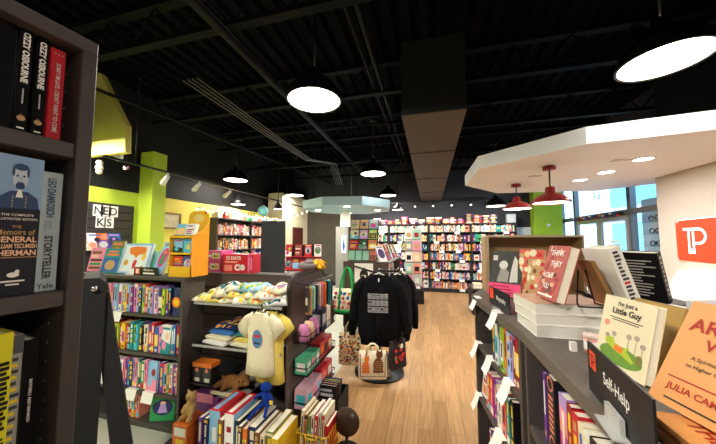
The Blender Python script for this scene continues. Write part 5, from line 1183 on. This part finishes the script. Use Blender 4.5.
# ================================================================ hanging ornaments, yellow soffit
_a, _b, _c = atY(125, 152, 2.72), atY(125.5, 125, 2.72), atY(100, 73, 2.72)
e = MB().prism([(-4.8, _a.z), (_a.x, _a.z), (_b.x, _b.z), (_c.x, _c.z), (-4.8, _c.z+.1)], 1, 2.72, 2.80, mat('pale_yellow_soffit', 'f3ea7c', rough=.7, var=.03)).build('soffit'); e['kind'] = 'structure'
def cord_to(p, name='cord'): pass
def ornament(name, p, label, parts):
    e = empty(name, p); MB().tube([(0, 0, 0), (0, 0, _a.z-p[2])], .003, METBLK, 5).build('cord', e)
    for nm, fn in parts: q = MB(); fn(q); q.build(nm, e)
    tag(e, label, 'hanging ornament'); return e
pc = atY(118.5, 156.5, 2.84)
def candy(q):
    q.lathe([(.0, -.028), (.06, -.026), (.066, -.012), (.066, .012), (.06, .026), (0, .028)], WH, RX(R(90)), 24)
    for k in range(6):
        a0 = R(60*k); pts = [(.008*math.cos(a0), .008*math.sin(a0))]+[(.06*math.cos(a0+R(30)+R(6*j)), .06*math.sin(a0+R(30)+R(6*j))) for j in range(6)]+[(.035*math.cos(a0+R(38)), .035*math.sin(a0+R(38)))]
        q.poly((0, -.029, 0), X3, Z3, pts, col('crimson'), .001)
ornament('candy_ornament', tuple(pc), 'red and white peppermint swirl ornament hanging below the yellow soffit', [('swirl_disc', candy)])
pc = atY(99.5, 165, 2.84)
ornament('paper_ornament', tuple(pc), 'cream paper bauble chain hanging below the soffit beside the peppermint', [('paper_balls', lambda q: [q.ball((0, 0, z), r_, mat('cream_paper', 'e8dcc2', rough=.9, var=.25, scale=40), 10) for z, r_ in ((.03, .045), (-.04, .05), (-.10, .04))])])
pc = atY(126.5, 169, 2.84)
ornament('bow_ornament', tuple(pc), 'small dark red and white bow ornament hung lower than the peppermint', [('bow', lambda q: [q.loft([((0, 0, 0), (0, .01, 0), (0, 0, .01)), ((s_*.05, 0, .02), (0, .012, 0), (0, 0, .03))], col('maroon' if s_ > 0 else 'silver'), 10) for s_ in (-1, 1)])])
# ================================================================ RIGHT COUNTER
ZQ = 1.22
ct = MB().prism([(.268, 2.06), (.36, 1.315), (.362, -.5), (1.05, -.5), (1.12, 1.2), (1.45, 1.75), (1.45, 2.62), (.62, 2.62), (.40, 2.42)], 2, ZQ-.04, ZQ, COUNTER).build('worktop'); tag(ct, 'dark wood cash counter top covered with propped-up books', 'counter top')
MB().box((.366, 1.309, ZQ), (1.10, 1.312, ZQ+.0006), BLKMAT).build('seam', ct)
bx('rear_cabinet', (.70, -.5, 0), (1.0, 1.1, ZQ-.04), DARKWOOD, ct); bx('rear_cabinet', (.80, 1.35, 0), (1.4, 2.5, ZQ-.04), DARKWOOD, ct)
U1 = T(.282, 2.04, 0) @ RZ(R(-83.7)); U2 = T(.368, 1.305, 0) @ RZ(R(-90))
def unit(M_, L_, lab, shelves, div=()):
    e = empty('counter_bookcase', mw=M_); zt = ZQ-.041
    def P(n, lo, hi, mt): return bx(n, lo, hi, mt, e, .002)
    P('side_panel', (0, 0, 0), (.025, .28, zt), DARKWOOD); P('side_panel', (L_-.025, 0, 0), (L_, .28, zt), DARKWOOD)
    for d in div: P('divider', (d-.014, .002, 0), (d+.014, .27, zt), DARKWOOD)
    for z in shelves: P('shelf', (.025, .003, z-.03), (L_-.025, .27, z), DARKWOODH)
    P('back_panel', (.025, .27, 0), (L_-.025, .28, zt), BLKMAT); tag(e, lab, 'bookcase'); return e
S1 = (.93, .60, .27); S2 = (.87, .50, .13)
unit(U1, .715, 'dark wood bookcase under the far end of the cash counter', S1); unit(U2, 1.6, 'dark wood bookcase under the near stretch of the cash counter', S2, (.80,))
RAINB = ['navy', 'blue', 'lime', 'orange', 'skyblue', 'lilac', 'maroon', 'crimson', 'purple', 'magenta', 'white', 'teal']
def crow(M_, xs, z, cs, nm, grp, hh=(.20, .235), tt=(.028, .045), d=.17):
    x = xs; n = len(cs)
    for k, c in enumerate(cs):
        t = random.uniform(*tt); 
        o = shelf_book(t, random.uniform(*hh), d, c, M_ @ T(x, .012+random.uniform(0, .012), z+.0005), f'{c} spine, {nth(k+1)} from the far end, {nm}', grp); x += t+.0008
    return x
crow(U1, .30, S1[0], ['navy', 'white', 'blue', 'lime', 'orange', 'skyblue', 'lilac', 'maroon', 'crimson', 'teal'], 'upper shelf of the far counter bookcase', 'books on the upper shelf of the far counter bookcase')
crow(U1, .16, S1[1], ['white', 'red', 'magenta', 'purple', 'lilac', 'cream', 'white', 'salmon', 'crimson', 'teal', 'black'], 'middle shelf of the far counter bookcase', 'books on the middle shelf of the far counter bookcase')
crow(U1, .20, S1[2], ['purple', 'navy', 'white', 'red', 'teal', 'charcoal', 'cream', 'maroon', 'black'], 'lowest shelf of the far counter bookcase', 'books on the lowest shelf of the far counter bookcase')
# face-out framed book at the end of the middle shelf
face = MB(); t, h, d = .02, .17, .12
b = book_mb(t, h, d, col('black')); b.rect((t, 0, 0), Y3, Z3, .012, .012, d-.012, h-.012, col('white')); b.rect((t, 0, 0), Y3, Z3, .03, .03, d-.03, h*.5, col('orange'), .001); b.rect((t, 0, 0), Y3, Z3, .03, h*.55, d-.03, h*.7, col('red'), .001)
o = b.build('book', mw=U1 @ T(.095, .04, S1[1]+.0005) @ RX(-.1) @ T(-d/2, 0, 0) @ RZ(-math.pi/2)); tag(o, 'black bordered book facing out at the far end of the middle shelf', 'book')
# near unit: first compartment, big spines
def bigspine(k, x, t, h, c, label, fn=None):
    b = book_mb(t, h, .18, col(c)); 
    if fn: fn(b, t, h)
    else: spine_deco(b, t, h, k % 5, ink_for(c), col(['gold' if False else 'tan', 'cream', 'white', 'pink'][k % 4]))
    o = b.build('book', mw=U2 @ T(x, .03, S2[0]+.0005)); tag(o, label, 'book'); return o
def ornate(b, t, h):
    o = (0, 0, h); r = -Z3; u = X3; g = col('salmon'); 
    for z in (.1, .9): 
        b.poly(o, r, u, [(h*z+t*.4*math.cos(R(20*k)), t*.5+t*.4*math.sin(R(20*k))) for k in range(18)], g, .0006); b.poly(o, r, u, [(h*z+t*.3*math.cos(R(20*k)), t*.5+t*.3*math.sin(R(20*k))) for k in range(18)], col('black'), .001)
    for k in range(7): b.rect(o, r, u, h*(.26+.075*k), t*.2, h*(.30+.075*k), t*.8, g)
bigspine(0, .10, .022, .24, 'purple', 'thin dark purple book, farthest in the near counter compartment')
bigspine(1, .135, .062, .25, 'black', 'thick black book with ornate copper spine under the counter', ornate)
def gradient(b, t, h):
    o = (0, 0, h); 
    for k, c in enumerate(['lilac', 'pink', 'salmon', 'magenta', 'purple', 'navy']): b.rect(o, -Z3, X3, h*k/6, 0, h*(k+1)/6, t, col(c))
    b.rect(o, -Z3, X3, h*.2, t*.35, h*.75, t*.65, WH, .001)
bigspine(2, .235, .05, .235, 'lilac', 'lilac to pink banded book beside the ornate copper spine', gradient)
bigspine(3, .287, .03, .23, 'crimson', 'crimson book beside the lilac and pink banded one'); bigspine(4, .318, .034, .225, 'red', 'red book between the crimson and the cream one'); bigspine(0, .353, .028, .215, 'cream', 'cream book with small lettering beside the red one')
bigspine(1, .382, .03, .21, 'white', 'white book beyond the cream one, near the self-help sign'); bigspine(2, .413, .034, .215, 'black', 'black book with round emblem below the self-help sign'); bigspine(3, .448, .03, .2, 'charcoal', 'charcoal book beside the black one below the self-help sign')
bigspine(4, .479, .028, .21, 'red', 'red book with white block below the self-help sign, nearest the viewer'); bigspine(0, .508, .04, .23, 'navy', 'navy book at the near end of the counter compartment'); bigspine(1, .55, .04, .22, 'maroon', 'maroon book after the navy one at the near end')
for k in range(5):
    c = ['white', 'teal', 'black', 'red', 'cream'][k]; b = book_mb(.04, .23, .18, col(c)); spine_deco(b, .04, .23, k, ink_for(c), col('tan')); o = b.build('book', mw=U2 @ T(.04+.042*k, .03, S2[1]+.0005)); tag(o, f'{c} book, {nth(k+1)} from the far end, low shelf of near counter bookcase', 'book', 'books on the low shelf near the viewer')
# white sign cards on the shelf edges
for i, (M_, x, z, w_, h_, lab) in enumerate(((U1, .05, ZQ, .085, .085, 'curled white card on the counter top edge at the far corner'), (U1, .42, ZQ, .085, .095, 'curled white card on the counter top edge below the black sign'), (U1, .05, S1[0], .07, .10, 'white card on the upper shelf edge at the far corner'), (U1, .30, S1[0], .085, .085, 'white card on the upper shelf edge before the bright spines'), (U1, .56, S1[0], .085, .10, 'white card on the upper shelf edge toward the near bookcase'), (U1, .04, S1[1], .07, .10, 'white card on the middle shelf edge at the far corner'), (U1, .42, S1[1], .10, .10, 'white card on the middle shelf edge beneath the purple spines'), (U1, .25, S1[2], .09, .09, 'white card on the lowest shelf edge of far counter bookcase'))):
    card('sign_card', w_, h_, M_ @ T(x, -.002, z+.001), lab, 'sign cards on the cash counter bookcase', bend=.6)
# ---- things on the counter top
# open wooden crate behind the books
e = empty('display_crate', (0, 0, ZQ)); tag(e, 'open-fronted tan wooden crate standing behind the propped books', 'crate')
CRW = mat('tan_crate_wood', 'a5865e', rough=.6, var=.2, scale=8, stretch=(1, 1, 8)); CRL = mat('pale_crate_edge', 'c9b391', rough=.6, var=.15)
cx0, cx1, cy, ch = .395, 1.02, 2.22, .40
bx('back_board', (cx0+.012, cy+.16, 0), (cx1-.012, cy+.172, ch), CRW, e); bx('side_board', (cx0, cy, 0), (cx0+.014, cy+.172, ch), CRW, e); bx('side_board', (cx1-.014, cy, 0), (cx1, cy+.172, ch), CRW, e)
bx('top_board', (cx0, cy-.005, ch), (cx1, cy+.175, ch+.014), CRL, e); bx('bottom_board', (cx0+.014, cy, 0), (cx1-.014, cy+.16, .012), CRW, e)
MB().box((cx0+.005, cy-.008, .0), (cx0+.022, cy, ch), CRL).build('front_edge', e)
def qbook(center, rz, tilt, t, h, d, cover, label, front=None, back=None, spine=None, name='book', spm=None, pm=PAGES, z_extra=0):
    e = empty(name, mw=T(center[0], center[1], center[2]+z_extra+max(0, t*math.sin(tilt))*0) @ RZ(rz) @ RX(-tilt) @ T(-d/2, 0, 0) @ RZ(-math.pi/2))
    b = MB(); c = .0022; b.box((0, 0, 0), (t, c, h), spm or cover).box((0, c, 0), (c, d, h), cover).box((t-c, c, 0), (t, d, h), cover); b.build('cover', e)
    bx('page_block', (c, c, .003), (t-c, d-.003, h-.003), pm, e)
    for nm, fn, o, r, u in (('front_print', front, (t, 0, 0), Y3, Z3), ('back_print', back, (0, d, 0), -Y3, Z3), ('spine_print', spine, (0, 0, h), -Z3, X3)):
        if fn: q = MB(); fn(q, o, r, u, d, h, t); q.build(nm, e)
    tag(e, label, 'book'); return e
CRM = mat('cream_cover', 'efe3bf', rough=.5, var=.03); INKD = mat('ink_brown', '3b2f28'); GRS = mat('print_grass', '6f9a3c', var=.2, scale=60)
def guy(q, o, r, u, d, h, t):
    q.text("I'm Just a", o, r, u, d*.5, h*.90, h*.085, INKD, wmax=d*.70, bold=.02); q.text('Little Guy', o, r, u, d*.5, h*.79, h*.115, INKD, wmax=d*.86, bold=.03)
    q.rect(o, r, u, d*.18, h*.695, d*.82, h*.708, INKD); q.rect(o, r, u, d*.24, h*.665, d*.76, h*.678, INKD)
    q.disc(o, r, u, d*.5, h*.2, d*.42, h*.13, GRS, .0006, 28)
    q.disc(o, r, u, d*.14, h*.60, d*.055, h*.045, col('salmon'), .0006)
    stem = mat('print_stem', '8a8f55'); flo = mat('print_flower', 'b3a493')
    for x, z in ((.2, .42), (.33, .47), (.62, .5), (.76, .52), (.88, .44)):
        q.rect(o, r, u, d*x-.0008, h*.26, d*x+.0008, h*z, stem, .0007); q.disc(o, r, u, d*x, h*z, d*.05, h*.035, flo, .0009)
    FR = mat('print_leaf_green', 'b8c93c'); 
    # plain reclining green garden creature, generic
    q.poly(o, r, u, [(d*.25, h*.30), (d*.40, h*.35), (d*.62, h*.30), (d*.78, h*.20), (d*.74, h*.165), (d*.55, h*.22), (d*.38, h*.25)], FR, .001); q.disc(o, r, u, d*.27, h*.36, d*.1, h*.055, FR, .0011)
    q.poly(o, r, u, [(d*.5, h*.25), (d*.62, h*.36), (d*.66, h*.35), (d*.56, h*.22)], FR, .0012); q.poly(o, r, u, [(d*.38, h*.25), (d*.55, h*.245), (d*.55, h*.32), (d*.38, h*.335)], col('orange'), .0013)
    q.disc(o, r, u, d*.85, h*.25, d*.06, h*.07, col('olive'), .001)
qbook((.535, .985, ZQ), R(-82), .22, .022, .207, .174, CRM, 'cream book with round brown lettering and green garden drawing, propped behind self-help sign', guy, spm=CRM)
# kraft folder / gold stand behind it
GOLD = mat('kraft_gold_board', 'b5924a', rough=.5, var=.15)
e = empty('book_stand', mw=T(.635, 1.0, ZQ) @ RZ(R(-80))); tag(e, 'gold kraft board easel behind the cream book on the counter', 'book stand')
MB().prism([(-.025, 0), (-.019, 0), (.045, .19), (.039, .19)], 0, -.12, .03, GOLD).build('front_board', e); MB().prism([(.12, 0), (.126, 0), (.046, .19), (.040, .19)], 0, -.12, .03, GOLD).build('rear_board', e)
def wire_easel(M_, label, w_=.10, h_=.13, dd=.12):
    e = empty('wire_easel', mw=M_); b = MB()
    for s_ in (-1, 1): b.tube([(s_*w_/2, -.045, .022), (s_*w_/2, -.045, .004), (s_*w_/2, .03, .004), (s_*w_/2*.6, .06, h_), (0, .062, h_+.015)], .0035, METBLK, 6)
    b.build('front_wire', e)
    b = MB(); b.tube([(-w_/2*.6, .062, h_*.9), (-w_/2, dd, .004), (w_/2, dd, .004), (w_/2*.6, .062, h_*.9)], .0035, METBLK, 6); b.build('rear_leg', e); tag(e, label, 'easel'); return e
# self-help sign
e = empty('category_sign', mw=T(.364, .70, ZQ) @ RZ(R(-98.5))); tag(e, 'black self-help category sign with orange book logo, on the near counter edge', 'sign')
PLT = bx('plate', (-.15, -.002, .004), (.135, .002, .124), SGN, e)
def plogo(q, o, r, u, x, y, s_, bgc, fg, L=.0006):
    q.poly(o, r, u, [(x, y), (x+s_*.92, y-s_*.03), (x+s_*.92, y+s_*.98), (x+s_*.08, y+s_*1.0), (x, y+s_*.93)], bgc, L)
    def P(x0, y0, x1, y1): q.rect(o, r, u, x+s_*x0, y+s_*y0, x+s_*x1, y+s_*y1, fg, L*2)
    P(.18, .74, .62, .80); P(.30, .18, .35, .74); P(.42, .22, .47, .74); P(.30, .18, .47, .22)
    q.poly(o, r, u, [(x+s_*.30, y+s_*.18), (x+s_*.385, y+s_*.26), (x+s_*.47, y+s_*.18), (x+s_*.47, y+s_*.22), (x+s_*.385, y+s_*.30), (x+s_*.30, y+s_*.22)], fg, L*2.2)
    n = 12; cx, cy = x+s_*.58, y+s_*.60
    for k in range(n):
        a0, a1 = R(90-180*k/n), R(90-180*(k+1)/n)
        q.poly(o, r, u, [(cx+s_*.20*math.cos(a0), cy+s_*.20*math.sin(a0)), (cx+s_*.145*math.cos(a0), cy+s_*.145*math.sin(a0)), (cx+s_*.145*math.cos(a1), cy+s_*.145*math.sin(a1)), (cx+s_*.20*math.cos(a1), cy+s_*.20*math.sin(a1))], fg, L*2)
    P(.47, .40, .60, .455)
b = MB(); o = (-.15, -.002, .004); plogo(b, o, X3, Z3, .014, .062, .042, ORG, BLKMAT); b.build('emblem', e); b = MB().text('Self-Help', o, X3, Z3, .152, .066, .034, WH, wmax=.115); b.build('lettering', e)
MB().box((-.03, -.012, 0), (.04, -.004, .035), mat('clear_clip', 'b9bab6', rough=.2, var=.03)).box((-.03, -.03, 0), (.055, .02, .0035), mat('clear_clip', 'b9bab6')).build('clip_foot', e)
# far category sign
e = empty('category_sign', mw=T(.362, 1.70, ZQ) @ RZ(R(-83))); tag(e, 'small black category sign with orange square, on the far counter end', 'sign')
bx('plate', (-.15, -.002, .003), (.15, .002, .105), SGN, e); b = MB(); o = (-.15, -.002, .003); b.rect(o, X3, Z3, .015, .035, .075, .095, ORG); b.build('emblem', e)
b = MB().text('Biography', o, X3, Z3, .19, .05, .03, WH, wmax=.13); b.build('lettering', e)
MB().box((-.03, -.03, 0), (.04, .02, .003), mat('clear_clip', 'b9bab6')).build('clip_foot', e)
o = bx('flyer', (.36, 1.60, ZQ), (.47, 1.74, ZQ+.002), col('maroon')); tag(o, 'dark red flyer lying flat beside the far black sign', 'flyer')
# black and white photo book with pink band
def bw(q, o, r, u, d, h, t):
    q.rect(o, r, u, 0, h*.27, d, h, mat('photo_dark', '3a3a38', var=.8, scale=30)); q.rect(o, r, u, 0, 0, d, h*.27, mat('neon_pink', 'f0457e', rough=.5))
    q.disc(o, r, u, d*.42, h*.68, d*.14, h*.10, mat('photo_pale', 'd5d2c8', var=.2), .001); q.poly(o, r, u, [(d*.25, h*.3), (d*.6, h*.3), (d*.62, h*.52), (d*.5, h*.6), (d*.33, h*.58)], mat('photo_mid', '9b988e', var=.4), .001)
    q.poly(o, r, u, [(d*.65, h*.3), (d*.9, h*.32), (d*.85, h*.8), (d*.75, h*.9), (d*.68, h*.6)], mat('photo_pale', 'd5d2c8'), .0012); q.rect(o, r, u, d*.05, h*.78, d*.2, h*.9, mat('photo_pale', 'd5d2c8'), .0012)
    for k in range(3): q.rect(o, r, u, d*.12, h*(.06+.065*k), d*(.85-.1*k), h*(.085+.065*k), col('crimson'), .001)
qbook((.475, 2.06, ZQ), R(-34), .36, .03, .31, .20, mat('grey_cover', '6a6862'), 'black and white photo book with hot pink band at the far counter end', bw)
wire_easel(T(.475, 2.10, ZQ) @ RZ(R(-34)), 'black wire easel behind the pink-banded photo book', dd=.10)
# red collage books
def collage(q, o, r, u, d, h, t):
    rs = random.Random(17); cs = ['salmon', 'crimson', 'peach', 'cream', 'brown', 'orange', 'tan', 'red']
    for i in range(4):
        for j in range(6): q.disc(o, r, u, d*(.15+.23*i+rs.uniform(-.05, .05)), h*(.1+.16*j+rs.uniform(-.03, .03)), d*rs.uniform(.07, .15), h*rs.uniform(.04, .09), col(rs.choice(cs)), .0006+.0001*(i*6+j), 9)
qbook((.605, 1.98, ZQ), R(-55), .15, .02, .32, .17, mat('salmon_cover', 'd9604f', var=.2, scale=20), 'salmon collage book standing between the photo book and the stack', collage)
qbook((.575, 1.80, ZQ), R(-60), .18, .022, .27, .12, mat('tan_cover', 'c79a6c', var=.3, scale=20), 'tan and cream illustrated book right behind the stacked white books', collage)
# stack of white books with a tent of two books on it
zz = ZQ; 
for k, (t, w_, d_, a) in enumerate(((.046, .29, .22, -.03), (.040, .285, .215, .02), (.043, .275, .21, .05))):
    e = empty('book', mw=T(.398, 1.25, zz+.0004) @ RZ(.06+a)); MB().box((0, 0, 0), (w_, d_, .0025), col('white')).box((0, 0, t-.0025), (w_, d_, t), mat('tan_jacket_top', 'cfa58c', var=.2) if k == 2 else col('white')).box((0, d_-.0025, .0025), (w_, d_, t-.0025), col('white')).build('cover', e)
    bx('page_block', (.002, .002, .0025), (w_-.003, d_-.003, t-.0025), mat('white_page_edges', 'd9d6cb', rough=.8, var=.12, scale=50, stretch=(1, 1, 8)), e)
    tag(e, f'thick white book lying {["bottom", "middle", "top"][k]} in the stack under the tented books', 'book', 'white books stacked on the counter'); zz += t+.0006
ZS = zz
def love(q, o, r, u, d, h, t):
    rs = random.Random(9)
    for k in range(30): q.disc(o, r, u, d*rs.uniform(.1, .9), h*rs.uniform(.06, .94), d*rs.uniform(.05, .1), h*rs.uniform(.03, .06), mat(['rose_dark', 'rose_mid', 'rose_pale', 'leaf_dark'][k % 4], ['a83a3e', 'cf6a58', 'e9b08f', '6a3b32'][k % 4], var=.2), .0005+.00008*k, 9)
    for s_, x, z in (('I', .2, .93), ('THINK', .56, .86), ('THEY', .62, .66), ('LOVE', .40, .44), ('YOU', .40, .24)): q.text(s_, o, r, u, d*x, h*z, h*.10, WH, .004, wmax=d*(.62 if len(s_) > 3 else .3), bold=.02)
    q.rect(o, r, u, d*.1, h*.05, d*.85, h*.085, WH, .004)
qbook((.482, 1.30, ZS), R(-83), .30, .036, .225, .145, mat('rose_cover', 'b95a52', var=.25, scale=25), 'rose coloured book with white capitals forming one half of a tent', love)
def dspine(q, o, r, u, d, h, t):
    rs = random.Random(12)
    for k in range(14): q.rect(o, r, u, h*(.06+.063*k), t*.25, h*(.10+.063*k), t*rs.uniform(.55, .8), col('red') if k == 8 else col('charcoal'))
qbook((.684, 1.29, ZS), R(97), .30, .042, .225, .145, mat('offwhite_cover', 'e9e4d8', var=.04), 'white spined book with dark letters forming the other half of the tent', None, None, dspine)
e = empty('wire_easel', (.585, 1.255, ZS)); b = MB()
for s_ in (-1, 1): b.tube([(s_*.06, -.05, .004), (s_*.03, .03, .004), (s_*.012, .05, .13)], .003, METBLK, 6)
b.tube([(-.06, -.05, .004), (.06, -.05, .004)], .003, METBLK, 6); b.build('wire', e); tag(e, 'black wire easel inside the tent of two books', 'easel')
bpy.context.view_layer.update()
o = MB().prism([(-.008, 0), (.008, 0), (-.06, .17), (-.075, .17)], 1, 0, .13, mat('brown_card_board', '8a6236', rough=.7)).build('card_board', mw=T(.658, 1.235, ZS)); tag(o, 'brown card leaning inside the tent of two books', 'card board')
# black book with its back cover outward
def backtxt(q, o, r, u, d, h, t):
    rs = random.Random(3)
    for k in range(13): q.rect(o, r, u, d*.10, h*(.10+.06*k), d*rs.uniform(.6, .92), h*(.125+.06*k), mat('print_pale_grey', 'a9a5a0'), .0008)
def bspine(q, o, r, u, d, h, t):
    for k in range(9): q.rect(o, r, u, h*(.08+.09*k), t*.3, h*(.14+.09*k), t*.72, col('silver'))
Mb = T(1.20, 2.02, ZQ+.03) @ RZ(R(-57)) @ RX(.30)
e = empty('book', mw=Mb @ T(.12, .0, 0) @ RZ(math.pi/2)); t, h, d = .035, .29, .24
MB().box((0, 0, 0), (t, .0022, h), BKJ).box((0, .0022, 0), (.0022, d, h), BKJ).box((t-.0022, .0022, 0), (t, d, h), BKJ).build('cover', e); bx('page_block', (.0022, .0022, .003), (t-.0022, d-.003, h-.003), PAGES, e)
q = MB(); backtxt(q, (0, d, 0), -Y3, Z3, d, h, t); q.build('back_print', e); q = MB(); bspine(q, (0, 0, h), -Z3, X3, d, h, t); q.build('spine_print', e)
tag(e, 'black hardcover showing its text-filled back cover, tipped forward behind the gold easel', 'book')
o = MB().box((1.0, 1.92, ZQ), (1.42, 2.30, ZQ+.028), mat('dark_tray', '2a2624')).build('tray'); tag(o, 'dark flat tray under the black text-covered hardcover', 'tray')
# pink candle tin
e = empty('candle_tin', (.525, 1.125, ZQ)); tag(e, 'pink candle tin with white label beside the cream book', 'candle')
MB().lathe([(.024, 0), (.024, .05)], mat('pink_tin', 'e79a94', rough=.4), n=24).build('tin', e); MB().lathe([(.0255, .05), (.0255, .06), (.024, .062)], mat('pale_lid', 'efd8cf'), n=24).build('lid', e)
MB().lathe([(.0244, .012), (.0244, .04)], WH, n=24, cap=False).build('label_band', e)
o = MB().box((.46, 1.12, ZQ), (.478, 1.135, ZQ+.03), WH).build('price_label'); tag(o, 'tiny white price label standing beside the candle tin', 'label')
# orange guide book and its stack
ORC = mat('apricot_cover', 'e9a35e', rough=.5, var=.06); RDK = mat('ink_red', 'b4301f')
for k in range(2):
    e = empty('book', mw=T(.425, .47, ZQ+.0136*k+.0004*k) @ RZ(.02-.05*k)); MB().box((0, 0, 0), (.22, .26, .002), ORC).box((0, 0, .0112), (.22, .26, .0132), ORC).box((0, 0, .002), (.002, .26, .0112), ORC).build('cover', e); bx('page_block', (.002, .002, .002), (.217, .257, .0112), PAGES, e)
    if k: q = MB(); o = (0, .26, .0132); q.text('THE ARTIST', o, -Y3, X3, .13, .05, .03, RDK, wmax=.2); q.text('JULIA CAMERON', o, -Y3, X3, .13, .1, .02, RDK, wmax=.2); q.build('front_print', e)
    tag(e, ['apricot paperback lying at the bottom beneath the propped apricot book', 'apricot paperback lying on top of another beneath the propped apricot book'][k], 'book')
def artist(q, o, r, u, d, h, t):
    q.text("THE", o, r, u, d*.5, h*.92, h*.07, RDK, wmax=d*.4, bold=.02); q.text("ARTIST'S", o, r, u, d*.5, h*.78, h*.13, RDK, wmax=d*.9, bold=.02); q.text('WAY', o, r, u, d*.5, h*.62, h*.1, RDK, wmax=d*.6, bold=.02)
    q.text('A Spiritual Path', o, r, u, d*.42, h*.47, h*.045, INKD, wmax=d*.72); q.text('to Higher Creativity', o, r, u, d*.46, h*.40, h*.045, INKD, wmax=d*.8)
    q.rect(o, r, u, d*.1, h*.255, d*.88, h*.268, RDK); q.text('JULIA CAMERON', o, r, u, d*.5, h*.17, h*.075, RDK, wmax=d*.92, bold=.02)
    q.text('author of many books on writing', o, r, u, d*.5, h*.07, h*.022, INKD, wmax=d*.8) if False else q.rect(o, r, u, d*.15, h*.06, d*.85, h*.075, INKD)
qbook((.497, .69, ZQ+.0276), R(-78), .50, .02, .235, .185, ORC, 'apricot book with dark red lettering propped at the near end of the counter', artist)
e = empty('book_stand', mw=T(.60, .70, ZQ) @ RZ(R(-78))); tag(e, 'black plastic stand holding the propped apricot book', 'book stand')
MB().tube([(-.06, -.0, .05), (-.06, .10, .2), (.06, .10, .2), (.06, 0, .05)], .004, METBLK, 6).tube([(0, .10, .2), (0, .16, .004), (-.06, .16, .004), (.06, .16, .004)], .004, METBLK, 6).build('wire', e)
# green and pale books on the far right part of the counter
for i, (x, y, z, w_, d_, t, c, a, lab) in enumerate(((.86, 1.22, ZQ, .19, .22, .03, 'green', .5, 'dark green book lying at the back of the counter'), (.90, 1.27, ZQ+.031, .16, .19, .03, 'white', .42, 'white book lying on the dark green one'), (1.02, 1.25, ZQ+.062, .15, .18, .035, 'silver', .3, 'pale grey boxed set lying on top of the white book'))):
    hx_ = mat('deep_green_cover', '1f5a4a') if c == 'green' else col(c)
    b = MB().box((0, 0, 0), (w_, d_, .003), hx_).box((0, 0, t-.003), (w_, d_, t), hx_).box((0, 0, .003), (.003, d_, t-.003), hx_).box((.003, .003, .003), (w_-.003, d_-.003, t-.003), PAGES); o = b.build('book', mw=T(x+.19, y+.24, z) @ RZ(a)); tag(o, lab, 'book')
o = MB().tube([(.74, 1.25, ZQ+.006), (.80, 1.16, ZQ+.006), (.84, 1.24, ZQ+.05), (.78, 1.34, ZQ+.006), (.70, 1.2, ZQ+.006), (.72, 1.06, ZQ+.006)], .005, METBLK, 6).build('cable'); tag(o, 'black cable looping on the counter behind the gold easel', 'cable')
o = MB().box((0, 0, 0), (.16, .20, .012), mat('teal_folder', '3f7d78')).build('folder', mw=T(.66, 1.12, ZQ) @ RZ(-.4)); bpy.data.objects.remove(o)
# ================================================================ WALL SIGN with book logo
b = MB(); Xs = XW
a = atX(675, 221, Xs-.06); a2 = atX(716, 213.5, Xs-.06); c0 = atX(675, 259.5, Xs-.06)
y1, y0 = a.y, a.y-.56; z1, z0 = a.z, c0.z
e = empty('wall_sign', (0, 0, 0)); tag(e, 'glowing orange square wall sign with a white book logo', 'wall sign')
SG = bpy.data.materials.new('sign_orange_lit'); SG.use_nodes = True; _b = SG.node_tree.nodes['Principled BSDF']; _b.inputs['Base Color'].default_value = s2l(hx('c93a18'))+(1,); _b.inputs['Emission Color'].default_value = s2l(hx('ee4a22'))+(1,); _b.inputs['Emission Strength'].default_value = .3
SWT = bpy.data.materials.new('sign_white_lit'); SWT.use_nodes = True; _b = SWT.node_tree.nodes['Principled BSDF']; _b.inputs['Emission Color'].default_value = (1, .95, .88, 1); _b.inputs['Emission Strength'].default_value = 1.3
MB().prism([(y1, z0+.02), (y1, z1-.03), (y1-.03, z1+.02), (y0, z1+.03), (y0, z0-.01)], 0, Xs-.06, Xs-.02, SG).build('face', e)
MB().prism([(y1-.02, z0+.05), (y1-.02, z1-.03), (y0+.02, z1-.02), (y0+.02, z0+.03)], 0, Xs-.02, Xs-.001, SWT).build('halo_back', e)
q = MB(); o = (Xs-.061, y1, z0); S_ = z1-z0
plogo(q, o, -Y3, Z3, .02, .0, S_*1.0, SG, SWT, .001); q.build('logo', e)
q = MB().prism([(y1-.015, z1-.03), (y1-.05, z1+.015), (y0, z1+.025), (y0, z1+.01), (y1-.06, z1)], 0, Xs-.062, Xs-.0605, SWT).build('page_edge', e)
ld = bpy.data.lights.new('sign_glow', 'AREA'); ld.energy = 1.2; ld.size = .5; ld.color = (1, .75, .6); lo = bpy.data.objects.new('sign_glow', ld); COL.objects.link(lo); lo.location = (Xs-.02, (y0+y1)/2, z0-.03); lo.rotation_euler = (0, R(-35), 0)
# back-of-counter cabinet with rounded white chair backs
def chair(x, y, lab):
    e = empty('chair', (x, y, 0), R(-70)); WPL = mat('white_plastic_shell', 'efece8', rough=.35, var=.02)
    MB().loft([((0, -.02, .62), (.20, 0, 0), (0, .02, 0)), ((0, .0, .9), (.235, 0, 0), (0, .018, 0)), ((0, .03, 1.15), (.225, 0, 0), (0, .018, 0)), ((0, .04, 1.28), (.15, 0, 0), (0, .012, 0))], WPL, 20, sq=.7).build('backrest', e)
    MB().loft([((0, -.42, .62), (.19, 0, 0), (0, .0, .02)), ((0, -.2, .60), (.22, 0, 0), (0, 0, .025)), ((0, 0, .62), (.2, 0, 0), (0, 0, .02))], WPL, 20, sq=.7).build('seat', e)
    MB().tube([(0, -.2, .04), (0, -.2, .6)], .03, CHROME, 10).build('column', e); MB().lathe([(.22, 0), (.22, .02), (.05, .05)], CHROME, T(0, -.2, 0), 20).build('base', e)
    tag(e, lab, 'chair'); return e
chair(2.55, 3.55, 'white plastic swivel chair behind the counter below the orange sign')
